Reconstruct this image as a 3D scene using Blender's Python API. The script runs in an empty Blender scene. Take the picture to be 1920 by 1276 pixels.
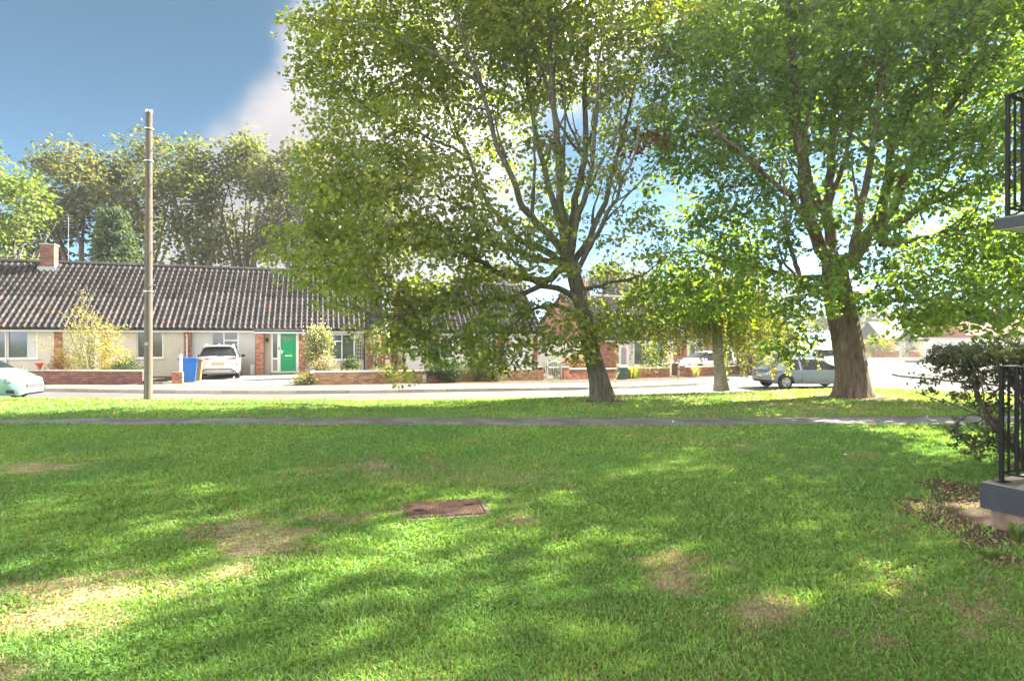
import bpy, bmesh, math, random
import numpy as np
from mathutils import Vector, Matrix

R = math.radians
rng = np.random.default_rng(7)
random.seed(7)
scene = bpy.context.scene
COL = scene.collection

# ------------------------------------------------------------------ camera, sky, sun, exposure
CAM_H = 1.6
FPX = 1100.0            # focal length in pixels of a 1920 px wide picture
cam_d = bpy.data.cameras.new("camera")
cam_d.sensor_width = 36.0
cam_d.lens = 36.0 * FPX / 1920.0
cam_d.clip_start = 0.05
cam_d.clip_end = 3000
cam = bpy.data.objects.new("camera", cam_d)
COL.objects.link(cam)
cam.location = (0, 0, CAM_H)
cam.rotation_euler = (R(90), 0, 0)
scene.camera = cam

SUN_AZ = R(59)          # to the right of the viewing direction
SUN_EL = R(36)
sun_dir = Vector((math.sin(SUN_AZ) * math.cos(SUN_EL), math.cos(SUN_AZ) * math.cos(SUN_EL), math.sin(SUN_EL)))

world = bpy.data.worlds.new("World")
scene.world = world
world.use_nodes = True
wn = world.node_tree
wn.nodes.clear()


def wnode(t, **k):
    n = wn.nodes.new(t)
    for a, b in k.items():
        setattr(n, a, b)
    return n


SKY_STRENGTH = 0.05
sky = wnode('ShaderNodeTexSky', sky_type='NISHITA')
sky.sun_disc = False
sky.sun_elevation = SUN_EL
sky.sun_rotation = SUN_AZ
sky.air_density = 1.0
sky.dust_density = 0.6
sky.ozone_density = 1.0
sky.altitude = 19000
tc = wnode('ShaderNodeTexCoord')
sep = wnode('ShaderNodeSeparateXYZ')
wn.links.new(tc.outputs['Generated'], sep.inputs[0])


def wmath(op, a, b=None, clamp=False):
    n = wnode('ShaderNodeMath', operation=op)
    n.use_clamp = clamp
    for i, v in enumerate((a, b)):
        if v is None:
            continue
        if isinstance(v, (int, float)):
            n.inputs[i].default_value = v
        else:
            wn.links.new(v, n.inputs[i])
    return n.outputs[0]


def wramp(v, a, b, lo=0.0, hi=1.0):
    n = wnode('ShaderNodeMapRange', interpolation_type='SMOOTHSTEP')
    wn.links.new(v, n.inputs[0])
    n.inputs[1].default_value = a
    n.inputs[2].default_value = b
    n.inputs[3].default_value = lo
    n.inputs[4].default_value = hi
    return n.outputs[0]


# clouds live on a flat layer: direction / height
zpos = wmath('MAXIMUM', sep.outputs[2], 0.02)
zz = wmath('ADD', zpos, 0.10)
cx = wmath('DIVIDE', sep.outputs[0], zz)
cy = wmath('DIVIDE', sep.outputs[1], zz)
comb = wnode('ShaderNodeCombineXYZ')
wn.links.new(cx, comb.inputs[0])
wn.links.new(cy, comb.inputs[1])
cn = wnode('ShaderNodeTexNoise')
cn.inputs['Scale'].default_value = 0.9
cn.inputs['Detail'].default_value = 6
cn.inputs['Roughness'].default_value = 0.5
cn.inputs['Distortion'].default_value = 0.2
wn.links.new(comb.outputs[0], cn.inputs['Vector'])
cn2 = wnode('ShaderNodeTexNoise')
cn2.inputs['Scale'].default_value = 6.0
cn2.inputs['Detail'].default_value = 8
cn2.inputs['Roughness'].default_value = 0.55
wn.links.new(tc.outputs['Generated'], cn2.inputs['Vector'])
# a bank of cumulus whose top edge climbs to the right (slope = elevation / forward distance)
az = wmath('DIVIDE', sep.outputs[0], wmath('MAXIMUM', sep.outputs[1], 0.05))
el = wmath('DIVIDE', sep.outputs[2], wmath('MAXIMUM', sep.outputs[1], 0.05))
edge = wramp(az, -0.68, -0.28, 0.28, 0.60)
nz = wmath('MULTIPLY', wmath('SUBTRACT', cn2.outputs[0], 0.5), 0.42)
d = wmath('SUBTRACT', wmath('ADD', edge, nz), el)
bank = wmath('MULTIPLY', wramp(d, -0.02, 0.15), wramp(sep.outputs[1], 0.05, 0.3))
bank = wmath('MULTIPLY', bank, wmath('MULTIPLY', wramp(az, -0.72, -0.55), wramp(az, 0.10, -0.12)))
scat = wramp(cn.outputs[0], 0.42, 0.58)
scat = wmath('MULTIPLY', scat, wramp(wmath('SUBTRACT', az, wmath('MULTIPLY', sep.outputs[1], 0.0)), -0.45, -0.2))
back = wmath('MULTIPLY', wramp(cn.outputs[0], 0.38, 0.54), wramp(sep.outputs[1], 0.15, -0.1))
scat = wmath('MULTIPLY', scat, wramp(sep.outputs[2], 0.30, 0.52))
mask = wmath('MAXIMUM', bank, wmath('MAXIMUM', scat, back))
mask = wmath('MULTIPLY', mask, 0.92)
# cloud brightness: bright tops, greyer bases
sh = wramp(cn2.outputs[0], 0.35, 0.68, 0.8, 1.08)
shade = wmath('MULTIPLY', sh, wramp(el, 0.22, 0.52, 0.80, 1.12))
# clouds opposite and towards the sun, mostly unseen, brightened to add fill light
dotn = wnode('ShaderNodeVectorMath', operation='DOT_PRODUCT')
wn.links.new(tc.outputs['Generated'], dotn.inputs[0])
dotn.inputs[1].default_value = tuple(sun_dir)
fill_gain = wmath('ADD', wramp(dotn.outputs['Value'], 0.33, 0.66, 1.0, 3.2), wramp(dotn.outputs['Value'], 0.05, -0.60, 0.0, 11.5))
shade = wmath('MULTIPLY', shade, fill_gain)
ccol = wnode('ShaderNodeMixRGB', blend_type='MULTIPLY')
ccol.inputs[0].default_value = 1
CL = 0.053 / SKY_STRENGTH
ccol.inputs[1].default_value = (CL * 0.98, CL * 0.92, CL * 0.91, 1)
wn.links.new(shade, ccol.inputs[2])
mix = wnode('ShaderNodeMixRGB')
wn.links.new(mask, mix.inputs[0])
hsv = wnode('ShaderNodeHueSaturation')
hsv.inputs['Saturation'].default_value = 0.95
hsv.inputs['Hue'].default_value = 0.466
wn.links.new(sky.outputs[0], hsv.inputs['Color'])
wn.links.new(hsv.outputs[0], mix.inputs[1])
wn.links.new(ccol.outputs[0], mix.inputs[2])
bg = wnode('ShaderNodeBackground')
bg.inputs[1].default_value = SKY_STRENGTH
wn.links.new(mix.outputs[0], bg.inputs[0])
wo = wnode('ShaderNodeOutputWorld')
wn.links.new(bg.outputs[0], wo.inputs[0])

sun_d = bpy.data.lights.new("sun", 'SUN')
sun_d.energy = 2.0
sun_d.angle = R(0.53)
sun_d.color = (1.0, 0.93, 0.80)
sun = bpy.data.objects.new("sun", sun_d)
COL.objects.link(sun)
sun.rotation_euler = (-sun_dir).to_track_quat('-Z', 'Y').to_euler()
sun.location = sun_dir * 60

scene.view_settings.view_transform = 'Standard'
scene.view_settings.look = 'None'
scene.view_settings.exposure = 4.2
scene.view_settings.gamma = 1.0
scene.render.engine = 'CYCLES'
scene.cycles.max_bounces = 9
scene.cycles.diffuse_bounces = 6
scene.cycles.transmission_bounces = 5
scene.cycles.glossy_bounces = 3
scene.cycles.use_denoising = True


# ------------------------------------------------------------------ helpers
def smooth(a, b, x):
    t = np.clip((np.asarray(x, float) - a) / (b - a), 0, 1)
    return t * t * (3 - 2 * t)


def hz(x):              # pavement / house ground on the far side of the road
    return -0.22 - 0.32 * smooth(-6, 10, x)


def rz(x):              # road surface
    return hz(x) - 0.12


def at(px, depth, z):   # point on a column of the picture at a chosen distance
    return ((px - 960) / FPX * depth, depth, z)


def ground_at(px, py, zf):
    z = -0.2
    for _ in range(12):
        Y = FPX * (CAM_H - z) / (py - 638.0)
        X = (px - 960) / FPX * Y
        z = float(zf(X)) if callable(zf) else zf
    return X, Y, z


def hgt(py, depth):     # height of a picture row at a distance
    return CAM_H + (638.0 - py) * depth / FPX


def hash2(ix, iy, seed):
    n = (ix.astype(np.int64) * 374761393 + iy.astype(np.int64) * 668265263 + seed * 1442695041) & 0x7fffffff
    n = ((n ^ (n >> 13)) * 1274126177) & 0x7fffffff
    return ((n ^ (n >> 16)) & 0xffff) / 65535.0


def vnoise(x, y, seed=0):
    x = np.asarray(x, float); y = np.asarray(y, float)
    ix = np.floor(x); iy = np.floor(y)
    fx = x - ix; fy = y - iy
    fx = fx * fx * (3 - 2 * fx); fy = fy * fy * (3 - 2 * fy)
    a = hash2(ix, iy, seed); b = hash2(ix + 1, iy, seed)
    c = hash2(ix, iy + 1, seed); d = hash2(ix + 1, iy + 1, seed)
    return (a * (1 - fx) + b * fx) * (1 - fy) + (c * (1 - fx) + d * fx) * fy


def fbm(x, y, seed=0, o=4):
    s = 0; a = 0.5
    for i in range(o):
        s = s + a * vnoise(x * 2 ** i, y * 2 ** i, seed + i * 17)
        a *= 0.5
    return s / 0.94


def tag(o, label=None, cat=None, group=None, kind=None):
    if label: o['label'] = label
    if cat: o['category'] = cat
    if group: o['group'] = group
    if kind: o['kind'] = kind
    return o


def empty(name, loc=(0, 0, 0), rz_=0.0):
    o = bpy.data.objects.new(name, None)
    COL.objects.link(o)
    o.location = loc
    o.rotation_euler = (0, 0, rz_)
    o.empty_display_size = 0.2
    return o


def link(name, me, parent=None):
    o = bpy.data.objects.new(name, me)
    COL.objects.link(o)
    if parent: o.parent = parent
    return o


def copy_tree(o, parent=None):
    c = o.copy()
    COL.objects.link(c)
    c.parent = parent
    for ch in list(o.children):
        copy_tree(ch, c)
    return c


# ------------------------------------------------------------------ materials
MATS = {}


class NT:
    def __init__(self, m):
        m.use_nodes = True
        self.t = m.node_tree
        self.t.nodes.clear()

    def n(self, typ, **k):
        x = self.t.nodes.new(typ)
        for a, b in k.items():
            setattr(x, a, b)
        return x

    def l(self, a, b):
        self.t.links.new(a, b)


def base_mat(name, color=None, rough=0.6, attr=None, objrand=0.0, noise=0.15, nscale=6.0, bump=0.0, bscale=30.0,
             metal=0.0, spec=0.4, transl=0.0, tcol=(1.5, 1.45, 0.45), coat=0.0, stretch=None, noise2=0.0, n2scale=0.7,
             coord='Object', bdist=0.02):
    """procedural material: base colour (constant or face attribute) with mottling, fine bump and optional leaf translucency"""
    if name in MATS:
        return MATS[name]
    m = bpy.data.materials.new(name)
    MATS[name] = m
    g = NT(m)
    out = g.n('ShaderNodeOutputMaterial')
    bs = g.n('ShaderNodeBsdfPrincipled')
    bs.inputs['Roughness'].default_value = rough
    bs.inputs['Metallic'].default_value = metal
    bs.inputs['Specular IOR Level'].default_value = spec
    if coat:
        bs.inputs['Coat Weight'].default_value = coat
        bs.inputs['Coat Roughness'].default_value = 0.08
    if attr:
        a = g.n('ShaderNodeAttribute', attribute_name=attr)
        cur = a.outputs['Color']
    else:
        c = g.n('ShaderNodeRGB')
        c.outputs[0].default_value = (*color, 1)
        cur = c.outputs[0]
    vec = None
    if noise or bump or noise2:
        t = g.n('ShaderNodeTexCoord')
        vec = t.outputs[coord] if coord != 'World' else None
        if coord == 'World':
            vec = g.n('ShaderNodeNewGeometry').outputs['Position']
        if stretch:
            mp = g.n('ShaderNodeMapping')
            mp.inputs['Scale'].default_value = stretch
            g.l(vec, mp.inputs[0])
            vec = mp.outputs[0]

    def vary(cur, sc, amt, det=5):
        nz = g.n('ShaderNodeTexNoise')
        nz.inputs['Scale'].default_value = sc
        nz.inputs['Detail'].default_value = det
        nz.inputs['Roughness'].default_value = 0.6
        g.l(vec, nz.inputs['Vector'])
        mr = g.n('ShaderNodeMapRange')
        mr.inputs[1].default_value = 0.3
        mr.inputs[2].default_value = 0.7
        mr.inputs[3].default_value = 1 - amt
        mr.inputs[4].default_value = 1 + amt
        g.l(nz.outputs[0], mr.inputs[0])
        mx = g.n('ShaderNodeMixRGB', blend_type='MULTIPLY')
        mx.inputs[0].default_value = 1
        g.l(cur, mx.inputs[1])
        g.l(mr.outputs[0], mx.inputs[2])
        return mx.outputs[0]
    if noise:
        cur = vary(cur, nscale, noise)
    if noise2:
        cur = vary(cur, n2scale, noise2, 3)
    if objrand:
        oi = g.n('ShaderNodeObjectInfo')
        mr = g.n('ShaderNodeMapRange')
        mr.inputs[3].default_value = 1 - objrand
        mr.inputs[4].default_value = 1 + objrand
        g.l(oi.outputs['Random'], mr.inputs[0])
        mx = g.n('ShaderNodeMixRGB', blend_type='MULTIPLY')
        mx.inputs[0].default_value = 1
        g.l(cur, mx.inputs[1])
        g.l(mr.outputs[0], mx.inputs[2])
        cur = mx.outputs[0]
    g.l(cur, bs.inputs['Base Color'])
    if bump:
        nz = g.n('ShaderNodeTexNoise')
        nz.inputs['Scale'].default_value = bscale
        nz.inputs['Detail'].default_value = 6
        g.l(vec, nz.inputs['Vector'])
        b = g.n('ShaderNodeBump')
        b.inputs['Strength'].default_value = bump
        b.inputs['Distance'].default_value = bdist
        g.l(nz.outputs[0], b.inputs['Height'])
        g.l(b.outputs[0], bs.inputs['Normal'])
    if transl:
        tr = g.n('ShaderNodeBsdfTranslucent')
        mx = g.n('ShaderNodeMixRGB', blend_type='MULTIPLY')
        mx.inputs[0].default_value = 1
        g.l(cur, mx.inputs[1])
        mx.inputs[2].default_value = (*tcol, 1)
        g.l(mx.outputs[0], tr.inputs[0])
        ms = g.n('ShaderNodeMixShader')
        ms.inputs[0].default_value = transl
        g.l(bs.outputs[0], ms.inputs[1])
        g.l(tr.outputs[0], ms.inputs[2])
        g.l(ms.outputs[0], out.inputs[0])
    else:
        g.l(bs.outputs[0], out.inputs[0])
    return m


M_WALL_CREAM = base_mat('cream render', (0.56, 0.53, 0.42), 0.9, noise=0.05, nscale=3, bump=0.25, bscale=60, noise2=0.06)
M_WALL_GREY = base_mat('pale grey render', (0.50, 0.50, 0.46), 0.9, noise=0.05, nscale=3, bump=0.25, bscale=60, noise2=0.05)
M_WALL_WHITE = base_mat('white render', (0.66, 0.64, 0.60), 0.9, noise=0.06, nscale=3, bump=0.25, bscale=60)
M_BRICK = base_mat('brick', attr='col', rough=0.9, noise=0.18, nscale=18, bump=0.4, bscale=90, spec=0.2)
M_MORTAR = base_mat('mortar', (0.40, 0.36, 0.30), 0.95, noise=0.15, nscale=12, bump=0.3, bscale=80, spec=0.2)
M_COPING = base_mat('concrete coping', (0.46, 0.42, 0.36), 0.9, noise=0.15, nscale=8, bump=0.3, noise2=0.12, n2scale=2)
M_TILE = base_mat('roof tile', (0.047, 0.042, 0.042), 0.75, objrand=0.34, noise=0.38, nscale=14, bump=0.4, bscale=60, spec=0.35)
M_TILE_RED = base_mat('replaced clay tile', (0.10, 0.062, 0.050), 0.8, noise=0.25, nscale=12)
M_TILE_MASS = base_mat('roof tile mass', attr='col', rough=0.75, noise=0.38, nscale=14, bump=0.4, bscale=60, spec=0.35)
M_UPVC = base_mat('white plastic', (0.78, 0.78, 0.78), 0.35, noise=0.03, nscale=4)
M_WHITEPAINT = base_mat('white paint', (0.74, 0.72, 0.68), 0.6, noise=0.08, nscale=7)
M_GREEN_DOOR = base_mat('green door paint', (0.0, 0.33, 0.115), 0.38, noise=0.05, nscale=3)
M_DARK = base_mat('dark void', (0.015, 0.015, 0.017), 0.9, noise=0)
M_BLACKMETAL = base_mat('black painted metal', (0.010, 0.010, 0.012), 0.55, spec=0.2, noise=0.2, nscale=20, bump=0.15, bscale=120)
M_CHARCOAL = base_mat('charcoal paint', (0.030, 0.034, 0.042), 0.6, noise=0.14, nscale=7, bump=0.25, bscale=50, noise2=0.15, n2scale=3)
M_CONCRETE = base_mat('concrete', (0.20, 0.188, 0.16), 0.9, noise=0.15, nscale=9, bump=0.35, bscale=60, noise2=0.1, n2scale=2)
M_FOOTING = base_mat('rough footing', (0.20, 0.145, 0.11), 0.95, noise=0.35, nscale=9, bump=0.9, bscale=35)
M_GUTTER = base_mat('gutter', (0.05, 0.05, 0.055), 0.5, noise=0.1)
M_GALV = base_mat('galvanised steel', (0.46, 0.48, 0.50), 0.45, metal=0.6, noise=0.1)
M_CHROME = base_mat('bright metal', (0.75, 0.75, 0.75), 0.2, metal=1.0, noise=0)
M_ASPHALT = base_mat('road asphalt', (0.112, 0.105, 0.096), 0.85, noise=0.10, nscale=60, bump=0.35, bscale=160, noise2=0.14, n2scale=0.6, coord='World')
M_PATH = base_mat('path asphalt', (0.175, 0.168, 0.172), 0.9, noise=0.25, nscale=70, bump=0.6, bscale=150, noise2=0.4, n2scale=1.4, coord='World')
M_PAVE = base_mat('pavement asphalt', (0.125, 0.116, 0.104), 0.9, noise=0.12, nscale=50, bump=0.3, bscale=130, noise2=0.14, n2scale=0.7, coord='World')
M_DRIVE = base_mat('driveway concrete', (0.24, 0.228, 0.205), 0.9, noise=0.1, nscale=20, bump=0.3, bscale=90, noise2=0.1, n2scale=0.8, coord='World')
M_KERB = base_mat('kerb concrete', (0.36, 0.33, 0.28), 0.9, objrand=0.15, noise=0.2, nscale=10, bump=0.4, bscale=70)
M_EARTH = base_mat('garden soil', (0.10, 0.078, 0.052), 1.0, noise=0.4, nscale=3, bump=0.6, bscale=20, spec=0.1, coord='World')
M_FARGRASS = base_mat('distant grass', (0.085, 0.12, 0.035), 1.0, noise=0.3, nscale=1.5, bump=0.4, bscale=15, spec=0.1, coord='World')
M_TERRACOTTA = base_mat('terracotta', (0.42, 0.14, 0.075), 0.8, noise=0.15)
M_LEAD = base_mat('lead flashing', (0.36, 0.38, 0.40), 0.6, noise=0.15)
M_RUST = base_mat('rusty steel', (0.165, 0.098, 0.068), 0.8, noise=0.4, nscale=9, bump=0.6, bscale=120, noise2=0.25, n2scale=4)
M_TYRE = base_mat('tyre rubber', (0.02, 0.02, 0.02), 0.85, noise=0.1)
M_ALLOY = base_mat('alloy wheel', (0.5, 0.51, 0.53), 0.3, metal=0.85, noise=0)
M_UNDER = base_mat('black plastic trim', (0.022, 0.022, 0.024), 0.7, noise=0.1)
M_TRIM_GREY = base_mat('grey plastic trim', (0.20, 0.20, 0.20), 0.6, noise=0.1)
M_TAIL = base_mat('red lamp lens', (0.42, 0.012, 0.012), 0.2, noise=0, coat=0.6)
M_AMBER = base_mat('amber lamp lens', (0.50, 0.16, 0.06), 0.2, noise=0, coat=0.6)
M_LAMP = base_mat('clear lamp lens', (0.42, 0.44, 0.45), 0.12, noise=0, metal=0.5)
M_PLATE = base_mat('number plate', (0.60, 0.46, 0.28), 0.6, noise=0.15, nscale=5)
M_BLUEBIN = base_mat('blue bin plastic', (0.018, 0.135, 0.47), 0.45, noise=0.06, nscale=4)
M_BROWNBIN = base_mat('brown bin plastic', (0.30, 0.17, 0.085), 0.5, noise=0.1)
M_CABINET = base_mat('dark green cabinet', (0.045, 0.095, 0.075), 0.55, noise=0.12)
M_WOODPOLE = base_mat('weathered pole wood', (0.115, 0.100, 0.085), 0.9, noise=0.3, nscale=6, bump=0.7, bscale=14, stretch=(5, 5, 0.25), noise2=0.12)
M_BROWNWOOD = base_mat('brown stained wood', (0.13, 0.055, 0.03), 0.7, noise=0.2, stretch=(4, 4, 0.5))
M_BARK = base_mat('maple bark', (0.150, 0.120, 0.088), 0.95, noise=0.45, nscale=5, bump=1.0, bdist=0.09, bscale=6, stretch=(3.4, 3.4, 0.6), noise2=0.25, n2scale=1.3, spec=0.15, coord='World')
M_BARK_GREEN = base_mat('algae green bark', (0.120, 0.116, 0.080), 0.95, noise=0.45, nscale=5, bump=1.0, bdist=0.09, bscale=6, stretch=(3.4, 3.4, 0.6), noise2=0.25, n2scale=1.3, spec=0.15, coord='World')
M_BARK_BIRCH = base_mat('birch bark', (0.27, 0.245, 0.18), 0.9, noise=0.4, nscale=4, bump=0.8, bscale=7, stretch=(1.2, 1.2, 4.5), noise2=0.2, n2scale=1.3, spec=0.15, coord='World')
M_BARK_FAR = base_mat('distant bark', (0.17, 0.155, 0.13), 0.95, noise=0.2, nscale=1.5, spec=0.1)
M_LEAF = base_mat('leaf', attr='col', rough=0.42, noise=0, transl=0.56, tcol=(2.4, 2.15, 0.35), spec=0.5)
M_LEAF_FAR = base_mat('distant leaf', attr='col', rough=0.6, noise=0, transl=0.45, tcol=(1.9, 1.7, 0.6), spec=0.3)
M_SHRUB = base_mat('shrub leaf', attr='col', rough=0.5, noise=0, transl=0.42, tcol=(1.7, 1.55, 0.45), spec=0.35)
M_GRASS = base_mat('grass blade', attr='col', rough=0.55, noise=0, transl=0.42, tcol=(1.5, 1.35, 0.5), spec=0.25)
M_LITTER = base_mat('dead leaf', attr='col', rough=0.8, noise=0, transl=0.15, tcol=(1, 1, 1), spec=0.2)
M_REDTILE = base_mat('red clay roof', (0.33, 0.13, 0.085), 0.85, noise=0.25, nscale=6, bump=0.3)
M_CURTAIN = base_mat('net curtain', (0.55, 0.55, 0.53), 0.9, noise=0.1, nscale=8, stretch=(8, 8, 0.4))


def glass_mat(name, col, rough=0.06, spec=0.9, coat=0.5):
    return base_mat(name, col, rough, noise=0.25, nscale=1.6, spec=spec, coat=coat)


M_GLASS = glass_mat('window glass', (0.06, 0.075, 0.075))
M_CARGLASS = glass_mat('car glass', (0.014, 0.018, 0.019), 0.08, 0.35, 0.0)
M_FROST = base_mat('obscured glass', (0.30, 0.27, 0.235), 0.25, noise=0.1, spec=0.7)


def lawn_mat():
    m = bpy.data.materials.new('lawn soil and thatch')
    g = NT(m)
    out = g.n('ShaderNodeOutputMaterial'); bs = g.n('ShaderNodeBsdfPrincipled')
    bs.inputs['Roughness'].default_value = 1.0
    bs.inputs['Specular IOR Level'].default_value = 0.1
    a = g.n('ShaderNodeAttribute', attribute_name='col')
    pos = g.n('ShaderNodeNewGeometry')
    cur = a.outputs['Color']
    for sc, amt, lo, hi in ((90, 0.45, .3, .7), (14, 0.22, .3, .7)):
        nz = g.n('ShaderNodeTexNoise'); nz.inputs['Scale'].default_value = sc; nz.inputs['Detail'].default_value = 6
        g.l(pos.outputs['Position'], nz.inputs['Vector'])
        mr = g.n('ShaderNodeMapRange')
        mr.inputs[1].default_value = lo; mr.inputs[2].default_value = hi
        mr.inputs[3].default_value = 1 - amt; mr.inputs[4].default_value = 1 + amt
        g.l(nz.outputs[0], mr.inputs[0])
        mx = g.n('ShaderNodeMixRGB', blend_type='MULTIPLY'); mx.inputs[0].default_value = 1
        g.l(cur, mx.inputs[1]); g.l(mr.outputs[0], mx.inputs[2])
        cur = mx.outputs[0]
        if sc == 90:
            b = g.n('ShaderNodeBump'); b.inputs['Strength'].default_value = 0.8; b.inputs['Distance'].default_value = 0.02
            g.l(nz.outputs[0], b.inputs['Height']); g.l(b.outputs[0], bs.inputs['Normal'])
    g.l(cur, bs.inputs['Base Color']); g.l(bs.outputs[0], out.inputs[0])
    return m


M_LAWN = lawn_mat()


# ------------------------------------------------------------------ mesh collectors
class MB:
    """collects simple solids; build() links them as one mesh object"""
    def __init__(s):
        s.v = []; s.f = []; s.c = []

    def face(s, idx, col=None):
        s.f.append(idx); s.c.append(col)

    def box(s, a, b, col=None, skip=()):
        x0, y0, z0 = a; x1, y1, z1 = b
        n = len(s.v)
        s.v += [(x0, y0, z0), (x1, y0, z0), (x1, y1, z0), (x0, y1, z0), (x0, y0, z1), (x1, y0, z1), (x1, y1, z1), (x0, y1, z1)]
        F = {'d': (0, 3, 2, 1), 'u': (4, 5, 6, 7), 'f': (0, 1, 5, 4), 'r': (1, 2, 6, 5), 'b': (2, 3, 7, 6), 'l': (3, 0, 4, 7)}
        for k, q in F.items():
            if k in skip: continue
            s.face(tuple(n + i for i in q), col)
        return s

    def prism(s, pts, y0, y1, axis='y', col=None):
        """extrude a polygon; pts are (x,z) for axis y, (x,y) for axis z, (y,z) for axis x"""
        n = len(s.v); k = len(pts)
        for t in (y0, y1):
            for p in pts:
                s.v.append({'y': (p[0], t, p[1]), 'z': (p[0], p[1], t), 'x': (t, p[0], p[1])}[axis])
        s.face(tuple(n + i for i in range(k)), col)
        s.face(tuple(n + k + i for i in reversed(range(k))), col)
        for i in range(k):
            j = (i + 1) % k
            s.face((n + j, n + i, n + k + i, n + k + j), col)
        return s

    def tube(s, pts, rad, sides=8, caps=True, col=None):
        pts = [Vector(p) for p in pts]
        if not hasattr(rad, '__len__'): rad = [rad] * len(pts)
        n0 = len(s.v)
        t0 = (pts[1] - pts[0]).normalized()
        ref = Vector((0, 0, 1)) if abs(t0.z) < 0.9 else Vector((1, 0, 0))
        x = t0.cross(ref).normalized()
        for i, p in enumerate(pts):
            t = (pts[min(i + 1, len(pts) - 1)] - pts[max(i - 1, 0)]).normalized()
            x = (x - t * x.dot(t)).normalized()
            y = t.cross(x)
            for k in range(sides):
                a = 2 * math.pi * k / sides
                s.v.append(tuple(p + (x * math.cos(a) + y * math.sin(a)) * rad[i]))
        for i in range(len(pts) - 1):
            for k in range(sides):
                a = n0 + i * sides + k; b = n0 + i * sides + (k + 1) % sides
                s.face((a, b, b + sides, a + sides), col)
        if caps:
            s.face(tuple(n0 + k for k in reversed(range(sides))), col)
            e = n0 + (len(pts) - 1) * sides
            s.face(tuple(e + k for k in range(sides)), col)
        return s

    def lathe(s, prof, center=(0, 0, 0), axis='z', sides=20, col=None, cap=True):
        n0 = len(s.v); c = Vector(center)
        for r, h in prof:
            for k in range(sides):
                a = 2 * math.pi * k / sides
                p = {'z': Vector((r * math.cos(a), r * math.sin(a), h)), 'y': Vector((r * math.cos(a), h, r * math.sin(a))),
                     'x': Vector((h, r * math.cos(a), r * math.sin(a)))}[axis]
                s.v.append(tuple(c + p))
        for i in range(len(prof) - 1):
            for k in range(sides):
                a = n0 + i * sides + k; b = n0 + i * sides + (k + 1) % sides
                s.face((a, b, b + sides, a + sides), col)
        if cap:
            s.face(tuple(n0 + k for k in reversed(range(sides))), col)
            e = n0 + (len(prof) - 1) * sides
            s.face(tuple(e + k for k in range(sides)), col)
        return s

    def mesh(s, name, mat, smooth_angle=None, fix=True):
        me = bpy.data.meshes.new(name)
        me.from_pydata([tuple(map(float, p)) for p in s.v], [], s.f)
        if mat: me.materials.append(mat)
        if any(c is not None for c in s.c):
            at_ = me.attributes.new('col', 'FLOAT_COLOR', 'FACE')
            arr = np.ones((len(s.f), 4), np.float32)
            for i, c in enumerate(s.c):
                if c is not None: arr[i, :3] = c
            at_.data.foreach_set('color', arr.ravel())
        if fix:
            bm = bmesh.new(); bm.from_mesh(me)
            bmesh.ops.recalc_face_normals(bm, faces=bm.faces)
            bm.to_mesh(me); bm.free()
        if smooth_angle is not None:
            me.polygons.foreach_set('use_smooth', np.ones(len(me.polygons), bool))
            me.set_sharp_from_angle(angle=R(smooth_angle))
        me.update()
        return me

    def build(s, name, mat, parent=None, smooth_angle=None, loc=None, fix=True):
        o = link(name, s.mesh(name, mat, smooth_angle, fix), parent)
        if loc is not None: o.location = loc
        return o


def box(name, a, b, mat, parent=None, bevel=0.0):
    o = MB().box(a, b).build(name, mat, parent)
    if bevel:
        md = o.modifiers.new('bevel', 'BEVEL'); md.width = bevel; md.segments = 2
    return o


def poly_mesh(name, verts, loops, starts, cols, mat, parent=None, smooth_=False):
    """fast mesh from numpy arrays; cols per face (n,3)"""
    me = bpy.data.meshes.new(name)
    nv = len(verts); nl = len(loops); nf = len(starts)
    me.vertices.add(nv); me.loops.add(nl); me.polygons.add(nf)
    me.vertices.foreach_set('co', np.asarray(verts, np.float32).ravel())
    me.loops.foreach_set('vertex_index', np.asarray(loops, np.int32))
    me.polygons.foreach_set('loop_start', np.asarray(starts, np.int32))
    me.update(calc_edges=True)
    if cols is not None:
        a = me.attributes.new('col', 'FLOAT_COLOR', 'FACE')
        arr = np.ones((nf, 4), np.float32); arr[:, :3] = cols
        a.data.foreach_set('color', arr.ravel())
    if smooth_:
        me.polygons.foreach_set('use_smooth', np.ones(nf, bool))
    me.materials.append(mat)
    me.update()
    return link(name, me, parent)
# ------------------------------------------------------------------ ground, lawn, path, road
EX = np.array([-90, -60, -30, -15.8, -10.6, -4.4, -0.96, 1.5, 3.3, 7.2, 9.2, 11.9, 13.2, 14.3, 17, 20, 24, 30])
EY = np.array([26, 22.5, 19.0, 18.1, 17.6, 17.35, 17.6, 18.15, 19.1, 20.4, 21.5, 21.9, 21.4, 20.4, 18, 15, 10, 2])
KX = np.array([-90, -60, -30, -18.0, -12.9, -8.9, -4.7, -1.25, 3.2, 9.4, 11.6, 15, 19, 23])
KY = np.array([34, 28.5, 23.8, 22.4, 21.6, 21.3, 21.7, 23.1, 25.4, 29.6, 31.6, 36, 43, 52])


def smooth_curve(xs, ys, n=240):
    X = np.linspace(xs[0], xs[-1], n)
    Y = np.interp(X, xs, ys)
    for _ in range(6):
        Y[1:-1] = (Y[:-2] + 2 * Y[1:-1] + Y[2:]) / 4
    return X, Y


EXs, EYs = smooth_curve(EX, EY, 480)
KXs, KYs = smooth_curve(KX, KY, 460)


def edge_y(x): return np.interp(x, EXs, EYs)
def kerb_y(x): return np.interp(x, KXs, KYs)


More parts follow.
